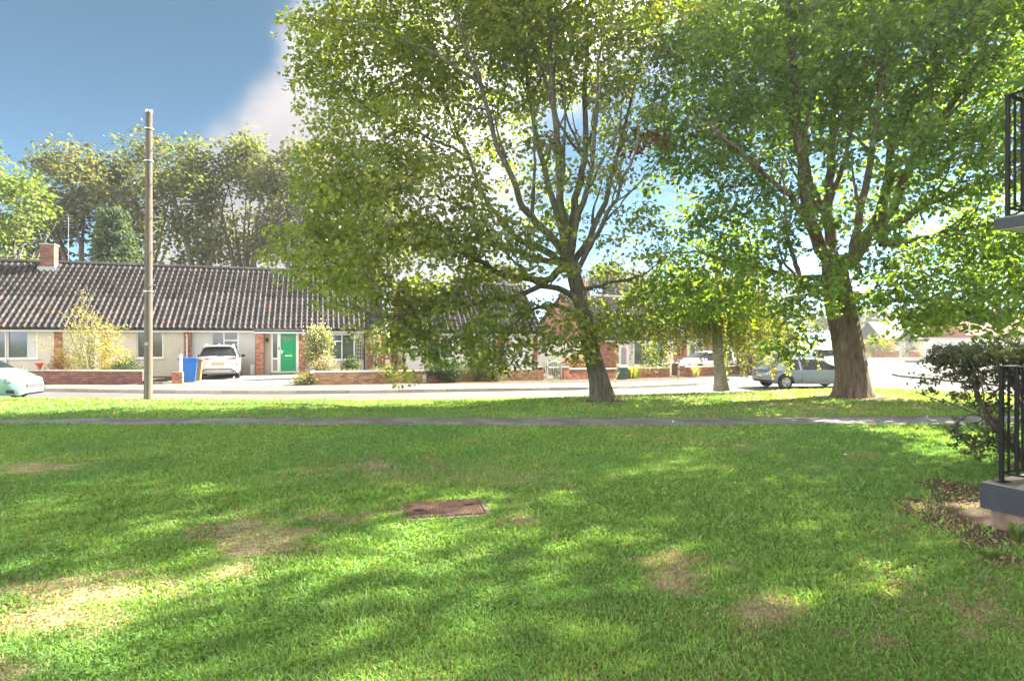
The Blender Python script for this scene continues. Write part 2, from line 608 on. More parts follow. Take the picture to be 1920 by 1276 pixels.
def lawn_z(x, y):
    e = edge_y(x)
    drop = 0.16 + 0.26 * smooth(2, 10, x)
    z = -drop * smooth(-2.4, 0.0, np.asarray(y) - e)
    z = z + 0.05 * (fbm(np.asarray(x) * 0.35 + 9, np.asarray(y) * 0.35, 5, 3) - 0.5)
    return z


PNEAR = (np.array([-30, -11, 0, 8, 30]), np.array([11.25, 11.15, 11.0, 11.05, 11.3]))
PFAR = (np.array([-30, -11, 0, 8, 30]), np.array([11.95, 11.85, 12.1, 12.2, 12.6]))


def path_near(x): return np.interp(x, *PNEAR) + 0.26 * (fbm(np.asarray(x) * 0.8, np.asarray(x) * 0 + 3, 3, 5) - 0.5)
def path_far(x): return np.interp(x, *PFAR) + 0.34 * (fbm(np.asarray(x) * 0.7, np.asarray(x) * 0 + 8, 4, 5) - 0.5)


# dry patches of the lawn: picture position of the centre, half sizes in picture pixels, weight
DRY_PX = [(500, 1030, 150, 42, 1.0), (430, 1075, 110, 22, 0.7), (120, 1105, 200, 30, 0.95), (80, 1160, 150, 45, 0.85), (20, 1255, 120, 30, 0.8),
          (640, 970, 90, 14, 0.7), (810, 860, 34, 14, 0.9), (715, 872, 34, 14, 0.75), (770, 888, 50, 8, 0.6), (930, 856, 45, 7, 0.5),
          (1270, 1085, 70, 36, 0.85), (1420, 1150, 130, 42, 0.95), (1560, 1185, 90, 22, 0.6), (1660, 1205, 40, 12, 0.8), (1220, 1050, 60, 14, 0.5),
          (60, 876, 130, 12, 0.85), (200, 856, 60, 6, 0.5), (960, 980, 70, 12, 0.8), (735, 960, 45, 14, 0.5), (870, 826, 60, 5, 0.5),
          (1890, 1120, 110, 70, 0.8), (1700, 990, 60, 40, 0.55), (1600, 850, 60, 6, 0.3), (1350, 1060, 40, 10, 0.5), (560, 880, 60, 7, 0.5),
          (300, 1050, 120, 16, 0.7), (250, 1080, 130, 20, 0.75), (560, 1000, 120, 20, 0.8), (1180, 985, 50, 9, 0.35), (1080, 1120, 40, 16, 0.35)]
SOIL_PX = [(1800, 930, 110, 34, 1.0), (1850, 1000, 110, 40, 0.95), (1760, 905, 60, 14, 0.7), (1890, 1050, 80, 25, 0.8)]


def px_field(x, y, table):
    """world position -> strength of listed patches (their outlines broken up by noise)"""
    Y = np.maximum(y, 0.6)
    px = 960 + FPX * x / Y
    py = 638 + FPX * CAM_H / Y
    m = np.zeros_like(px)
    for cx_, cy_, rx_, ry_, w_ in table:
        d = ((px - cx_) / rx_) ** 2 + ((py - cy_) / ry_) ** 2
        m = np.maximum(m, w_ * np.exp(-d * 0.9))
    return m


def dry_mask(x, y):
    x = np.asarray(x, float); y = np.asarray(y, float)
    n = fbm(x * 1.6 + 3, y * 1.6, 11, 5)
    big = fbm(x * 0.42 + 1, y * 0.42, 23, 4)
    m = px_field(x, y, DRY_PX)
    n2 = fbm(x * 7.5 + 2, y * 7.5, 19, 3)
    m = 0.9 * smooth(0.22, 0.80, m * 0.9 + (n - 0.5) * 1.15 + (n2 - 0.5) * 0.75)
    bg_ = smooth(0.60, 0.80, big * 0.75 + n * 0.28) * 0.35
    verge = smooth(11.5, 13.0, y) * (0.16 + 0.50 * smooth(1.5, 7, x)) * smooth(0.25, 0.7, n)
    strip = smooth(-1.6, -0.4, y - edge_y(x)) * smooth(4, 8, x) * 0.75
    return np.clip(np.maximum(np.maximum(m, bg_), np.maximum(verge, strip)), 0, 1)


TREE_BASES = [(2.45, 15.7, 1.15), (7.25, 20.2, 0.8), (9.85, 16.9, 1.7)]


def soil_mask(x, y):
    x = np.asarray(x, float); y = np.asarray(y, float)
    n = fbm(x * 2.1 + 7, y * 2.1, 41, 5)
    m = px_field(x, y, SOIL_PX)
    for bx, by, br in TREE_BASES:
        d = np.hypot(x - bx, (y - by)) / br
        m = np.maximum(m, 0.95 * np.exp(-d * d))
    # beside the block of flats
    m = np.maximum(m, 0.8 * smooth(-0.9, -0.1, x - (4.1 + (5.07 - y) * 0.46)) * smooth(6.2, 5.2, y))
    return smooth(0.32, 0.62, m * 0.85 + (n - 0.5) * 0.7)


# base sheet out to the horizon
g_ = MB()
S = 900
g_.v = [(-S, -S, -0.95), (S, -S, -0.95), (S, S, -0.95), (-S, S, -0.95)]
g_.face((0, 1, 2, 3))
tag(g_.build('ground', M_FARGRASS, fix=False), kind='structure')

# lawn sheet with fine colour variation (thatch, dry grass, bare soil)
nx, ny = 330, 180
U = np.linspace(-34, 26, nx)
T = np.linspace(0, 1, ny) ** 1.15
XX, TT = np.meshgrid(U, T)
YY = -4 + TT * (edge_y(XX) + 4)
ZZ = lawn_z(XX, YY)
verts = np.stack([XX, YY, ZZ], -1).reshape(-1, 3)
ii = np.arange(nx * ny).reshape(ny, nx)
quads = np.stack([ii[:-1, :-1], ii[:-1, 1:], ii[1:, 1:], ii[1:, :-1]], -1).reshape(-1, 4)
me = bpy.data.meshes.new('lawn')
me.vertices.add(len(verts)); me.loops.add(quads.size); me.polygons.add(len(quads))
me.vertices.foreach_set('co', verts.astype(np.float32).ravel())
me.loops.foreach_set('vertex_index', quads.astype(np.int32).ravel())
me.polygons.foreach_set('loop_start', np.arange(0, quads.size, 4, dtype=np.int32))
me.update(calc_edges=True)
dm = dry_mask(XX, YY).ravel()[:, None]
sm = soil_mask(XX, YY).ravel()[:, None]
nn = fbm(XX * 0.9, YY * 0.9, 77, 4).ravel()[:, None]
gc = np.array([0.130, 0.225, 0.052]) * (0.8 + 0.5 * nn)
dc = np.array([0.33, 0.27, 0.18]) * (0.8 + 0.4 * nn)
sc_ = np.array([0.135, 0.100, 0.070]) * (0.8 + 0.4 * nn)
cc = gc * (1 - dm) + dc * dm
cc = cc * (1 - sm) + sc_ * sm
arr = np.ones((len(verts), 4), np.float32); arr[:, :3] = cc
a_ = me.attributes.new('col', 'FLOAT_COLOR', 'POINT')
a_.data.foreach_set('color', arr.ravel())
me.materials.append(M_LAWN)
me.polygons.foreach_set('use_smooth', np.ones(len(quads), bool))
tag(link('lawn', me), kind='structure')


def strip(name, xs, y0, y1, zf0, zf1, mat, kind='structure', rows=6):
    xs = np.asarray(xs)
    V = []; F = []
    n = len(xs)
    for r in range(rows + 1):
        t = r / rows
        for i, x in enumerate(xs):
            y = y0[i] * (1 - t) + y1[i] * t
            V.append((x, y, zf0(x, y) * (1 - t) + zf1(x, y) * t))
    for r in range(rows):
        for i in range(n - 1):
            a = r * n + i
            F.append((a, a + 1, a + 1 + n, a + n))
    me = bpy.data.meshes.new(name)
    me.from_pydata([tuple(map(float, v)) for v in V], [], F)
    me.materials.append(mat)
    me.polygons.foreach_set('use_smooth', np.ones(len(F), bool))
    o = link(name, me)
    return tag(o, kind=kind)


xs = np.linspace(-30, 24, 320)
strip('footpath', xs, path_near(xs), path_far(xs), lambda x, y: lawn_z(x, y) + 0.012, lambda x, y: lawn_z(x, y) + 0.012, M_PATH)

# the road, up to the far kerb; on the right it opens into the junction
xs = np.linspace(-88, 12.5, 260)
strip('road', xs, edge_y(xs) - 0.25, kerb_y(xs) + 0.05, lambda x, y: rz(x), lambda x, y: rz(x), M_ASPHALT, rows=3)
jm = MB()
zz_ = float(rz(12.5)) - 0.004
jm.v = [(12.45, 21, zz_), (24, 8, zz_), (60, -12, zz_), (120, 20, zz_), (120, 75.5, zz_), (14, 75.5, zz_), (12.45, 60, zz_), (12.45, 33, zz_)]
jm.face(tuple(range(8)))
tag(jm.build('road_junction', M_ASPHALT, fix=False), kind='structure')

# far pavement with kerb stones
xs = np.linspace(-88, 22.9, 300)
PAVE_W = 2.35
pave = strip('pavement', xs, kerb_y(xs) + 0.11, kerb_y(xs) + PAVE_W, lambda x, y: hz(x), lambda x, y: hz(x) + 0.02, M_PAVE, rows=3)
strip('front_gardens', xs, kerb_y(xs) + PAVE_W - 0.05, kerb_y(xs) + 60, lambda x, y: hz(x) - 0.012, lambda x, y: hz(x) - 0.012, M_EARTH, rows=6)
kme = None
x = -26.0
while x < 21:
    y = float(kerb_y(x)); x2 = x + 0.9; y2 = float(kerb_y(x2))
    ang = math.atan2(y2 - y, x2 - x)
    if kme is None:
        kb = MB().prism([(0.0, -0.12), (0.0, 0.0), (0.02, 0.018), (0.11, 0.018), (0.11, -0.12)], 0.004, 0.906, 'x')
        kme = kb.mesh('kerb_stone', M_KERB)
    k = link('kerb_stone', kme, pave)
    k.location = (x, y, float(hz(x))); k.rotation_euler = (0, -math.asin(max(-.2, min(.2, float(hz(x2) - hz(x)) / 0.91))), ang)
    L = math.hypot(x2 - x, y2 - y)
    x += 0.915 * math.cos(ang)

# corner pavement across the junction
cm = MB()
cz = zz_ + 0.11
pts = [(24.0, 27.0), (24.0, 33.5), (24.1, 36.5), (25.0, 38.6), (27.5, 39.3), (70, 40.5), (70, 24), (26, 24.5)]
cm.prism(pts, zz_ - 0.05, cz, 'z')
tag(cm.build('corner_pavement', M_PAVE), kind='structure')
fm = MB()
fm.box((13, 71.5, zz_ - 0.1), (110, 74.0, zz_ + 0.12))
tag(fm.build('far_pavement', M_PAVE), kind='structure')
fm = MB(); fm.box((13, 74.003, zz_ - 0.1), (130, 130, zz_ + 0.10))
tag(fm.build('far_gardens', M_FARGRASS), kind='structure')


# ------------------------------------------------------------------ grass
MAN = (-0.64, 5.56)     # drain cover centre


def grass_points(n, y0, y1, power, fov=1.06):
    u = rng.random(n)
    p = 1 - power if abs(1 - power) > 1e-3 else 1e-3
    y = (y0 ** p + u * (y1 ** p - y0 ** p)) ** (1 / p)
    x = (rng.random(n) * 2 - 1) * (fov * y + 0.5)
    return x, y


def slab_side(x, y):     # positive inside the footprint of the flats
    return (x - 4.08) * 0.908 + (y - 5.07) * 0.418


def make_grass(n):
    x, y = grass_points(n, 2.0, 22.4, 1.05)
    keep = (y < edge_y(x) - 0.02)
    pn = path_near(x); pf = path_far(x)
    jit = rng.random(n) ** 2 * 0.14
    keep &= ~((y > pn + jit * 0.8 - 0.02) & (y < pf - jit * 0.9 + 0.02))
    ca, sa = math.cos(R(12)), math.sin(R(12))
    mx_ = (x - MAN[0]) * ca + (y - MAN[1]) * sa; my_ = -(x - MAN[0]) * sa + (y - MAN[1]) * ca
    jm_ = rng.random(n) * .04
    keep &= ~((mx_ > -.36 + jm_) & (mx_ < .415 - jm_) & (my_ > -.305 + jm_ + .07 * (mx_ < -.05)) & (my_ < .245 - jm_))
    keep &= ~((x > 4.06 + np.maximum(0, 5.07 - y) * 0.46) & (y < 5.6))
    for bx, by, br in TREE_BASES:
        keep &= np.hypot(x - bx, y - by) > br * 0.45
    x, y = x[keep], y[keep]
    dry = dry_mask(x, y); soil = soil_mask(x, y)
    r = rng.random(len(x))
    keep = (r > soil * 0.78) & (rng.random(len(x)) > dry * 0.30)
    x, y, dry, soil = x[keep], y[keep], dry[keep], soil[keep]
    m = len(x)
    z = lawn_z(x, y)
    patch = fbm(x * 1.3 + 5, y * 1.3, 61, 4)
    fine = fbm(x * 5.5, y * 5.5, 91, 3)
    L = (0.016 + 0.019 * rng.random(m)) * (0.50 + 1.15 * fine) * (0.65 + 0.7 * patch) * (1 - 0.50 * dry)
    tall = rng.random(m) < 0.03
    L = np.where(tall, L * 1.6, L)
    edge = np.minimum(np.abs(y - path_near(x)), np.abs(y - path_far(x)))
    L = L * (1 + 0.8 * np.exp(-(edge / 0.10) ** 2))
    L = L * (1 + 0.55 * smooth(7, 18, y))
    w = (0.0028 + 0.0026 * rng.random(m)) * (1 + 0.50 * np.maximum(0, y - 3.0))
    a = rng.random(m) * 2 * np.pi
    lean = (0.35 + 0.9 * rng.random(m)) * L
    la = rng.random(m) * 2 * np.pi
    dx, dy = np.cos(a) * w, np.sin(a) * w
    tx, ty = np.cos(la) * lean, np.sin(la) * lean
    # palette
    g1 = np.array([0.168, 0.335, 0.078]); g2 = np.array([0.262, 0.395, 0.112]); g3 = np.array([0.118, 0.265, 0.090])
    yl = np.array([0.42, 0.36, 0.22]); br_ = np.array([0.27, 0.21, 0.13])
    q = rng.random((m, 1)); p3 = smooth(0.35, 0.7, fbm(x * 0.8 + 2, y * 0.8, 31, 4))[:, None]
    col = g1 * (1 - q) + g2 * q
    col = col * (1 - 0.60 * p3) + g3 * 0.60 * p3
    isdry = rng.random(m) < np.clip(0.028 + dry * 0.70 + soil * 0.4, 0, 0.85)
    dcol = yl * (1 - q) + br_ * q
    col = np.where(isdry[:, None], dcol, col) * (0.84 + 0.32 * rng.random((m, 1)))
    near = y < 6.5
    # near blades: two segments (quad + tri), far blades: one triangle
    out = []
    xn, yn, zn = x[near], y[near], z[near]
    k = len(xn)
    b0 = np.stack([xn - dx[near], yn - dy[near], zn - 0.004], -1); b1 = np.stack([xn + dx[near], yn + dy[near], zn - 0.004], -1)
    hx, hy = tx[near] * 0.38, ty[near] * 0.38
    m0 = np.stack([xn - dx[near] * 0.8 + hx, yn - dy[near] * 0.8 + hy, zn + L[near] * 0.62], -1)
    m1 = np.stack([xn + dx[near] * 0.8 + hx, yn + dy[near] * 0.8 + hy, zn + L[near] * 0.62], -1)
    tp = np.stack([xn + tx[near], yn + ty[near], zn + L[near] * 0.92], -1)
    V1 = np.stack([b0, b1, m1, m0, tp], 1).reshape(-1, 3)
    base = np.arange(k)[:, None] * 5
    loops1 = (base + np.array([0, 1, 2, 3, 3, 2, 4])).ravel()
    starts1 = (np.arange(k)[:, None] * 7 + np.array([0, 4])).ravel()
    cols1 = np.repeat(col[near], 2, axis=0)
    f = ~near
    xf, yf, zf = x[f], y[f], z[f]
    kf = len(xf)
    V2 = np.stack([np.stack([xf - dx[f], yf - dy[f], zf - 0.004], -1), np.stack([xf + dx[f], yf + dy[f], zf - 0.004], -1),
                   np.stack([xf + tx[f], yf + ty[f], zf + L[f]], -1)], 1).reshape(-1, 3)
    loops2 = np.arange(kf * 3) + len(V1)
    starts2 = np.arange(kf) * 3 + len(loops1)
    o = poly_mesh('grass', np.vstack([V1, V2]), np.concatenate([loops1, loops2]), np.concatenate([starts1, starts2]),
                  np.vstack([cols1, col[f]]), M_GRASS)
    return tag(o, 'short green lawn grass with pale dry patches either side of the path', 'grass', kind='stuff')


make_grass(440000)


def flat_leaves(name, x, y, z, size, cols, mat, tilt=0.25, parent=None, lift=0.008):
    """small leaf polygons lying about: 2 folded halves each"""
    m = len(x)
    a = rng.random(m) * 2 * np.pi
    ux, uy = np.cos(a), np.sin(a)
    tz = (rng.random(m) - 0.5) * 2 * tilt
    sz = (rng.random(m) - 0.5) * 2 * tilt
    prof = [(0, 0, 0), (1, 0, 0), (0.25, 0.32, 0.10), (0.7, 0.30, 0.10), (0.25, -0.32, 0.10), (0.7, -0.30, 0.10)]
    V = []
    for p, q, h in prof:
        V.append(np.stack([x + (ux * (p - .5) - uy * q) * size, y + (uy * (p - .5) + ux * q) * size,
                           z + lift + size * (np.abs(tz) * 0.5 + tz * (p - .5) + sz * q + h * 0.6)], -1))
    V = np.stack(V, 1).reshape(-1, 3)
    base = np.arange(m)[:, None] * 6
    loops = (base + np.array([0, 2, 3, 1, 0, 1, 5, 4])).ravel()
    starts = np.arange(0, m * 8, 4)
    return poly_mesh(name, V, loops, starts, np.repeat(cols, 2, axis=0), mat, parent)


# clover and weeds in the near lawn
def weeds(n):
    x, y = grass_points(n, 2.2, 11, 1.0)
    f = fbm(x * 1.1 + 30, y * 1.1, 131, 4)
    k = (f > 0.50) & (soil_mask(x, y) < 0.4) & (dry_mask(x, y) < 0.65) & (y < path_near(x) - .05) & (slab_side(x, y) < -0.02)
    k &= ~((np.abs(x - MAN[0]) < 0.36) & (np.abs(y - MAN[1]) < 0.27))
    x, y = x[k], y[k]
    q = rng.random((len(x), 1))
    col = np.array([0.075, 0.19, 0.035]) * (1 - q) + np.array([0.15, 0.29, 0.07]) * q
    s = 0.012 + 0.018 * rng.random(len(x))
    o = flat_leaves('clover', x, y, lawn_z(x, y) + 0.012 + 0.022 * rng.random(len(x)), s, col, M_GRASS, 0.45)
    tag(o, 'low clover and weed leaves among the lawn grass', 'weeds', kind='stuff')


weeds(34000)


def litter():
    X = []; Y = []
    n = 2600
    x, y = grass_points(60000, 2.6, 21, 1.0)
    p = 0.0035 * smooth(0.35, 0.7, fbm(x * 0.6, y * 0.6, 3, 3)) + 0.085 * px_field(x, y, SOIL_PX) + 0.018 * smooth(12, 15, y) * smooth(1, 5, x)
    p = np.maximum(p, 0.05 * ((y > path_near(x)) & (y < path_far(x)) & (x > 0.5) & (x < 4)))
    for bx, by, br in TREE_BASES:
        p = np.maximum(p, 0.11 * np.exp(-(np.hypot(x - bx, y - by) / (br * 1.4)) ** 2))
    k = (rng.random(len(x)) < p) & (y < edge_y(x)) & ~((x > 4.0) & (y < 5.5)) & (slab_side(x, y) < -0.03)
    x, y = x[k], y[k]
    pal = np.array([[0.16, 0.10, 0.055], [0.22, 0.145, 0.075], [0.30, 0.115, 0.05], [0.10, 0.07, 0.045], [0.30, 0.26, 0.19], [0.20, 0.21, 0.17]])
    col = pal[rng.integers(0, 6, len(x))] * (0.8 + 0.4 * rng.random((len(x), 1)))
    o = flat_leaves('leaf_litter', x, y, lawn_z(x, y) + 0.010, 0.018 + 0.05 * rng.random(len(x)) ** 2, col, M_LITTER, 0.5)
    tag(o, 'brown fallen leaves scattered on bare soil and verge', 'leaf litter', kind='stuff')
    # a few pale curled leaves and feathers on path and lawn
    bx = np.array([2.0, 2.15, 2.3, 2.5, 2.62, 2.8, 1.9, 3.1, 4.6, 4.9, 4.35])
    by = np.array([11.55, 11.8, 11.7, 11.9, 11.75, 11.6, 11.95, 11.3, 8.1, 7.3, 6.9])
    cw = np.tile(np.array([[0.55, 0.55, 0.52]]), (len(bx), 1))
    o = flat_leaves('pale_leaves', bx, by, lawn_z(bx, by) + 0.03, np.full(len(bx), 0.06), cw, M_LITTER, 0.5)
    tag(o, 'few pale curled leaves lying on path and lawn', 'leaf litter', kind='stuff')


litter()

# drain cover with concrete surround
mc = empty('manhole_cover', (MAN[0], MAN[1], float(lawn_z(MAN[0], MAN[1])) - 0.001), R(12))
mc.scale = (1.20, 1.16, 1.0)
tag(mc, 'rusty rectangular drain cover set in the lawn', 'manhole cover')
fr_ = MB()
fr_.box((-0.345, -0.265, -0.08), (0.345, -0.215, 0.012)); fr_.box((-0.345, 0.225, -0.08), (0.345, 0.265, 0.012))
fr_.box((-0.345, -0.215, -0.08), (-0.312, 0.225, 0.012)); fr_.box((0.312, -0.215, -0.08), (0.345, 0.225, 0.012))
fr_.build('concrete_surround', M_CONCRETE, mc).location.z = -.006
lip = MB()
lip.box((-0.309, -0.212, -0.05), (0.309, -0.202, 0.020)); lip.box((-0.309, 0.212, -0.05), (0.309, 0.222, 0.020))
lip.box((-0.309, -0.202, -0.05), (-0.299, 0.212, 0.020)); lip.box((0.299, -0.202, -0.05), (0.309, 0.212, 0.020))
lip.build('frame', M_RUST, mc)
pl = MB().box((-0.293, -0.197, -0.03), (0.293, 0.207, 0.012))
po = pl.build('cover_plate', M_RUST, mc)
st = MB()
for i in range(22):
    for j in range(15):
        cx_ = -0.27 + i * 0.0257; cy_ = -0.175 + j * 0.0257
        if min(math.hypot(cx_ - 0.20, cy_ - 0.06), math.hypot(cx_ + 0.20, cy_ + 0.02)) < 0.05: continue
        s_ = 0.007
        st.box((cx_ - s_, cy_ - s_, 0.011), (cx_ + s_, cy_ + s_, 0.0155), skip=('d',))
so = st.build('stud_pattern', M_RUST, po); so['kind'] = 'stuff'
for hx, hy in ((-0.20, -0.02), (0.20, 0.06)):
    h = MB().lathe([(0.036, 0.0123), (0.036, 0.0150), (0.024, 0.0150), (0.024, 0.0135)], (0, 0, 0), 'z', 14)
    ho = h.build('lifting_eye', M_DARK, po); ho.location = (hx, hy, 0); ho.scale = (1.25, 0.8, 1)
# ------------------------------------------------------------------ buildings
class Block:
    """a straight row of bungalows: O = ground point at the front, a = direction of the facade"""
    def __init__(s, px, depth, a):
        x, y, _ = at(px, depth, 0)
        s.O = (x, y); s.a = a
        s.d = (math.cos(a), math.sin(a))
        s.gz = float(hz(x)) if y < 60 else zz_ + 0.1

    def uof(s, px):
        k = (px - 960) / FPX
        return (k * s.O[1] - s.O[0]) / (s.d[0] - k * s.d[1])

    def depth(s, px): return s.O[1] + s.uof(px) * s.d[1]
    def w(s, px, py): return hgt(py, s.depth(px)) - s.gz
    def pt(s, u): return (s.O[0] + u * s.d[0], s.O[1] + u * s.d[1], s.gz)


BR_PAL = np.array([[0.33, 0.135, 0.085], [0.38, 0.165, 0.10], [0.28, 0.105, 0.07], [0.42, 0.20, 0.125], [0.24, 0.095, 0.075], [0.36, 0.18, 0.12]])
BR_BUFF = np.array([[0.42, 0.24, 0.145], [0.47, 0.29, 0.18], [0.36, 0.195, 0.12], [0.50, 0.32, 0.20], [0.31, 0.17, 0.11]])
BR_DARK = np.array([[0.20, 0.085, 0.065], [0.24, 0.10, 0.075], [0.17, 0.075, 0.06], [0.27, 0.125, 0.09], [0.15, 0.075, 0.065]])


def bcol(pal):
    return tuple(pal[random.randrange(len(pal))] * random.uniform(0.85, 1.15))


def bricks(mb, u0, u1, w0, w1, v0, v1, pal=BR_PAL, clip=None, L=0.225, H=0.075):
    """brick courses as boxes spanning v0..v1 between u0..u1, w0..w1"""
    r = 0; w = w0
    while w < w1 - 0.02:
        h = min(H - 0.010, w1 - w)
        a, b = (u0, u1) if clip is None else clip(w + h)
        if b - a > 0.05:
            u = a - (L / 2 if r % 2 else 0)
            while u < b - 0.01:
                x0 = max(a, u); x1 = min(b, u + L - 0.010)
                if x1 - x0 > 0.03:
                    j = random.uniform(0, 0.004)
                    mb.box((x0, v0 - j, w), (x1, v1 + j, w + h), bcol(pal))
                u += L
        w += H; r += 1


def brick_part(parent, name, u0, u1, w0, w1, v0, v1, pal=BR_PAL, clip=None):
    if clip is None:
        core = MB().box((u0 + 0.004, v0 + 0.008, w0), (u1 - 0.004, v1 - 0.008, w1 - 0.004)).build(name, M_MORTAR, parent)
    else:
        a, b = clip(w0); c, d_ = clip(w1)
        core = MB().prism([(a + .004, w0), (b - .004, w0), (d_ - .004, w1), (c + .004, w1)], v0 + 0.008, v1 - 0.008, 'y').build(name, M_MORTAR, parent)
    mb = MB()
    bricks(mb, u0, u1, w0, w1, v0, v1, pal, clip)
    o = mb.build('brickwork', M_BRICK, core, fix=False); o['kind'] = 'stuff'
    return core


def wall_open(parent, name, u0, u1, w0, w1, v0, v1, holes, mat):
    us = sorted({u0, u1, *[h[0] for h in holes], *[h[1] for h in holes]}); us = [u for u in us if u0 <= u <= u1]
    ws = sorted({w0, w1, *[h[2] for h in holes], *[h[3] for h in holes]}); ws = [w for w in ws if w0 <= w <= w1]
    mb = MB()
    for i in range(len(us) - 1):
        for j in range(len(ws) - 1):
            cu = (us[i] + us[i + 1]) / 2; cw = (ws[j] + ws[j + 1]) / 2
            if any(h[0] < cu < h[1] and h[2] < cw < h[3] for h in holes): continue
            mb.box((us[i], v0, ws[j]), (us[i + 1], v1, ws[j + 1]))
    return mb.build(name, mat, parent)


def window(parent, u0, u1, w0, w1, mull=(), trans=(), v=0.05, sill=True, fmat=M_UPVC, pane=M_GLASS, curtain=False, t=0.055):
    """frame with mullions at u fractions; trans = (column, height fraction)"""
    f = MB(); d0, d1 = v, v + 0.07
    f.box((u0, d0, w0), (u0 + t, d1, w1)); f.box((u1 - t, d0, w0), (u1, d1, w1))
    f.box((u0 + t, d0, w0), (u1 - t, d1, w0 + t)); f.box((u0 + t, d0, w1 - t), (u1 - t, d1, w1))
    edges = [u0 + t]
    for m in mull:
        x = u0 + (u1 - u0) * m
        f.box((x - t / 2, d0 + .003, w0 + t), (x + t / 2, d1, w1 - t)); edges += [x - t / 2, x + t / 2]
    edges.append(u1 - t)
    cells = []
    for c in range(len(edges) // 2):
        a, b = edges[2 * c], edges[2 * c + 1]
        cuts = [w0 + t]
        for cc_, fr in trans:
            if cc_ == c:
                w = w0 + (w1 - w0) * fr
                f.box((a, d0 + .006, w - t / 2), (b, d1, w + t / 2)); cuts += [w - t / 2, w + t / 2]
        cuts.append(w1 - t)
        for k in range(len(cuts) // 2): cells.append((a, b, cuts[2 * k], cuts[2 * k + 1]))
    fo = f.build('window', fmat, parent)
    for a, b, c, d_ in cells:
        # casement bead round each pane, then the pane
        MB().box((a - .004, v + 0.030, c - .004), (b + .004, v + 0.045, d_ + .004)).build('pane', pane, fo)
    if curtain:
        zc0, zc1 = w0 + t, w1 - t
        for (a, b) in ((u0 + t, u0 + (u1 - u0) * .16), (u1 - (u1 - u0) * .16, u1 - t)):
            MB().box((a, v + 0.012, zc0), (b, v + 0.029, zc1)).build('curtain', M_CURTAIN, fo)
    if sill:
        MB().box((u0 - 0.05, -0.06, w0 - 0.05), (u1 + 0.05, v + 0.03, w0 - 0.002)).build('sill', fmat, fo)
    return fo


TW, TG = 0.27, 0.36


def tile_profile():
    p = [(0.004, 0.010), (0.075, 0.004), (0.150, 0.008)]
    for k in range(7):
        a = math.pi * (1 - k / 6)
        p.append((0.212 + 0.056 * math.cos(a), 0.012 + 0.072 * math.sin(a)))
    return p


def tile_arrays():
    pr = tile_profile(); n = len(pr); L = 0.41
    V = [(x, 0.0, z + 0.028) for x, z in pr] + [(x, L, z) for x, z in pr] + [(x, 0.0, max(0.0, z - 0.004)) for x, z in pr]
    F = [(i, i + 1, n + i + 1, n + i) for i in range(n - 1)] + [(2 * n + i, 2 * n + i + 1, i + 1, i) for i in range(n - 1)]
    return np.array(V), F


TILE_V, TILE_F = tile_arrays()
tm = bpy.data.meshes.new('tile')
tm.from_pydata([tuple(v) for v in TILE_V], [], TILE_F)
tm.materials.append(M_TILE)
TILE_ME = tm
TILE_RED_ME = tm.copy(); TILE_RED_ME.materials[0] = M_TILE_RED


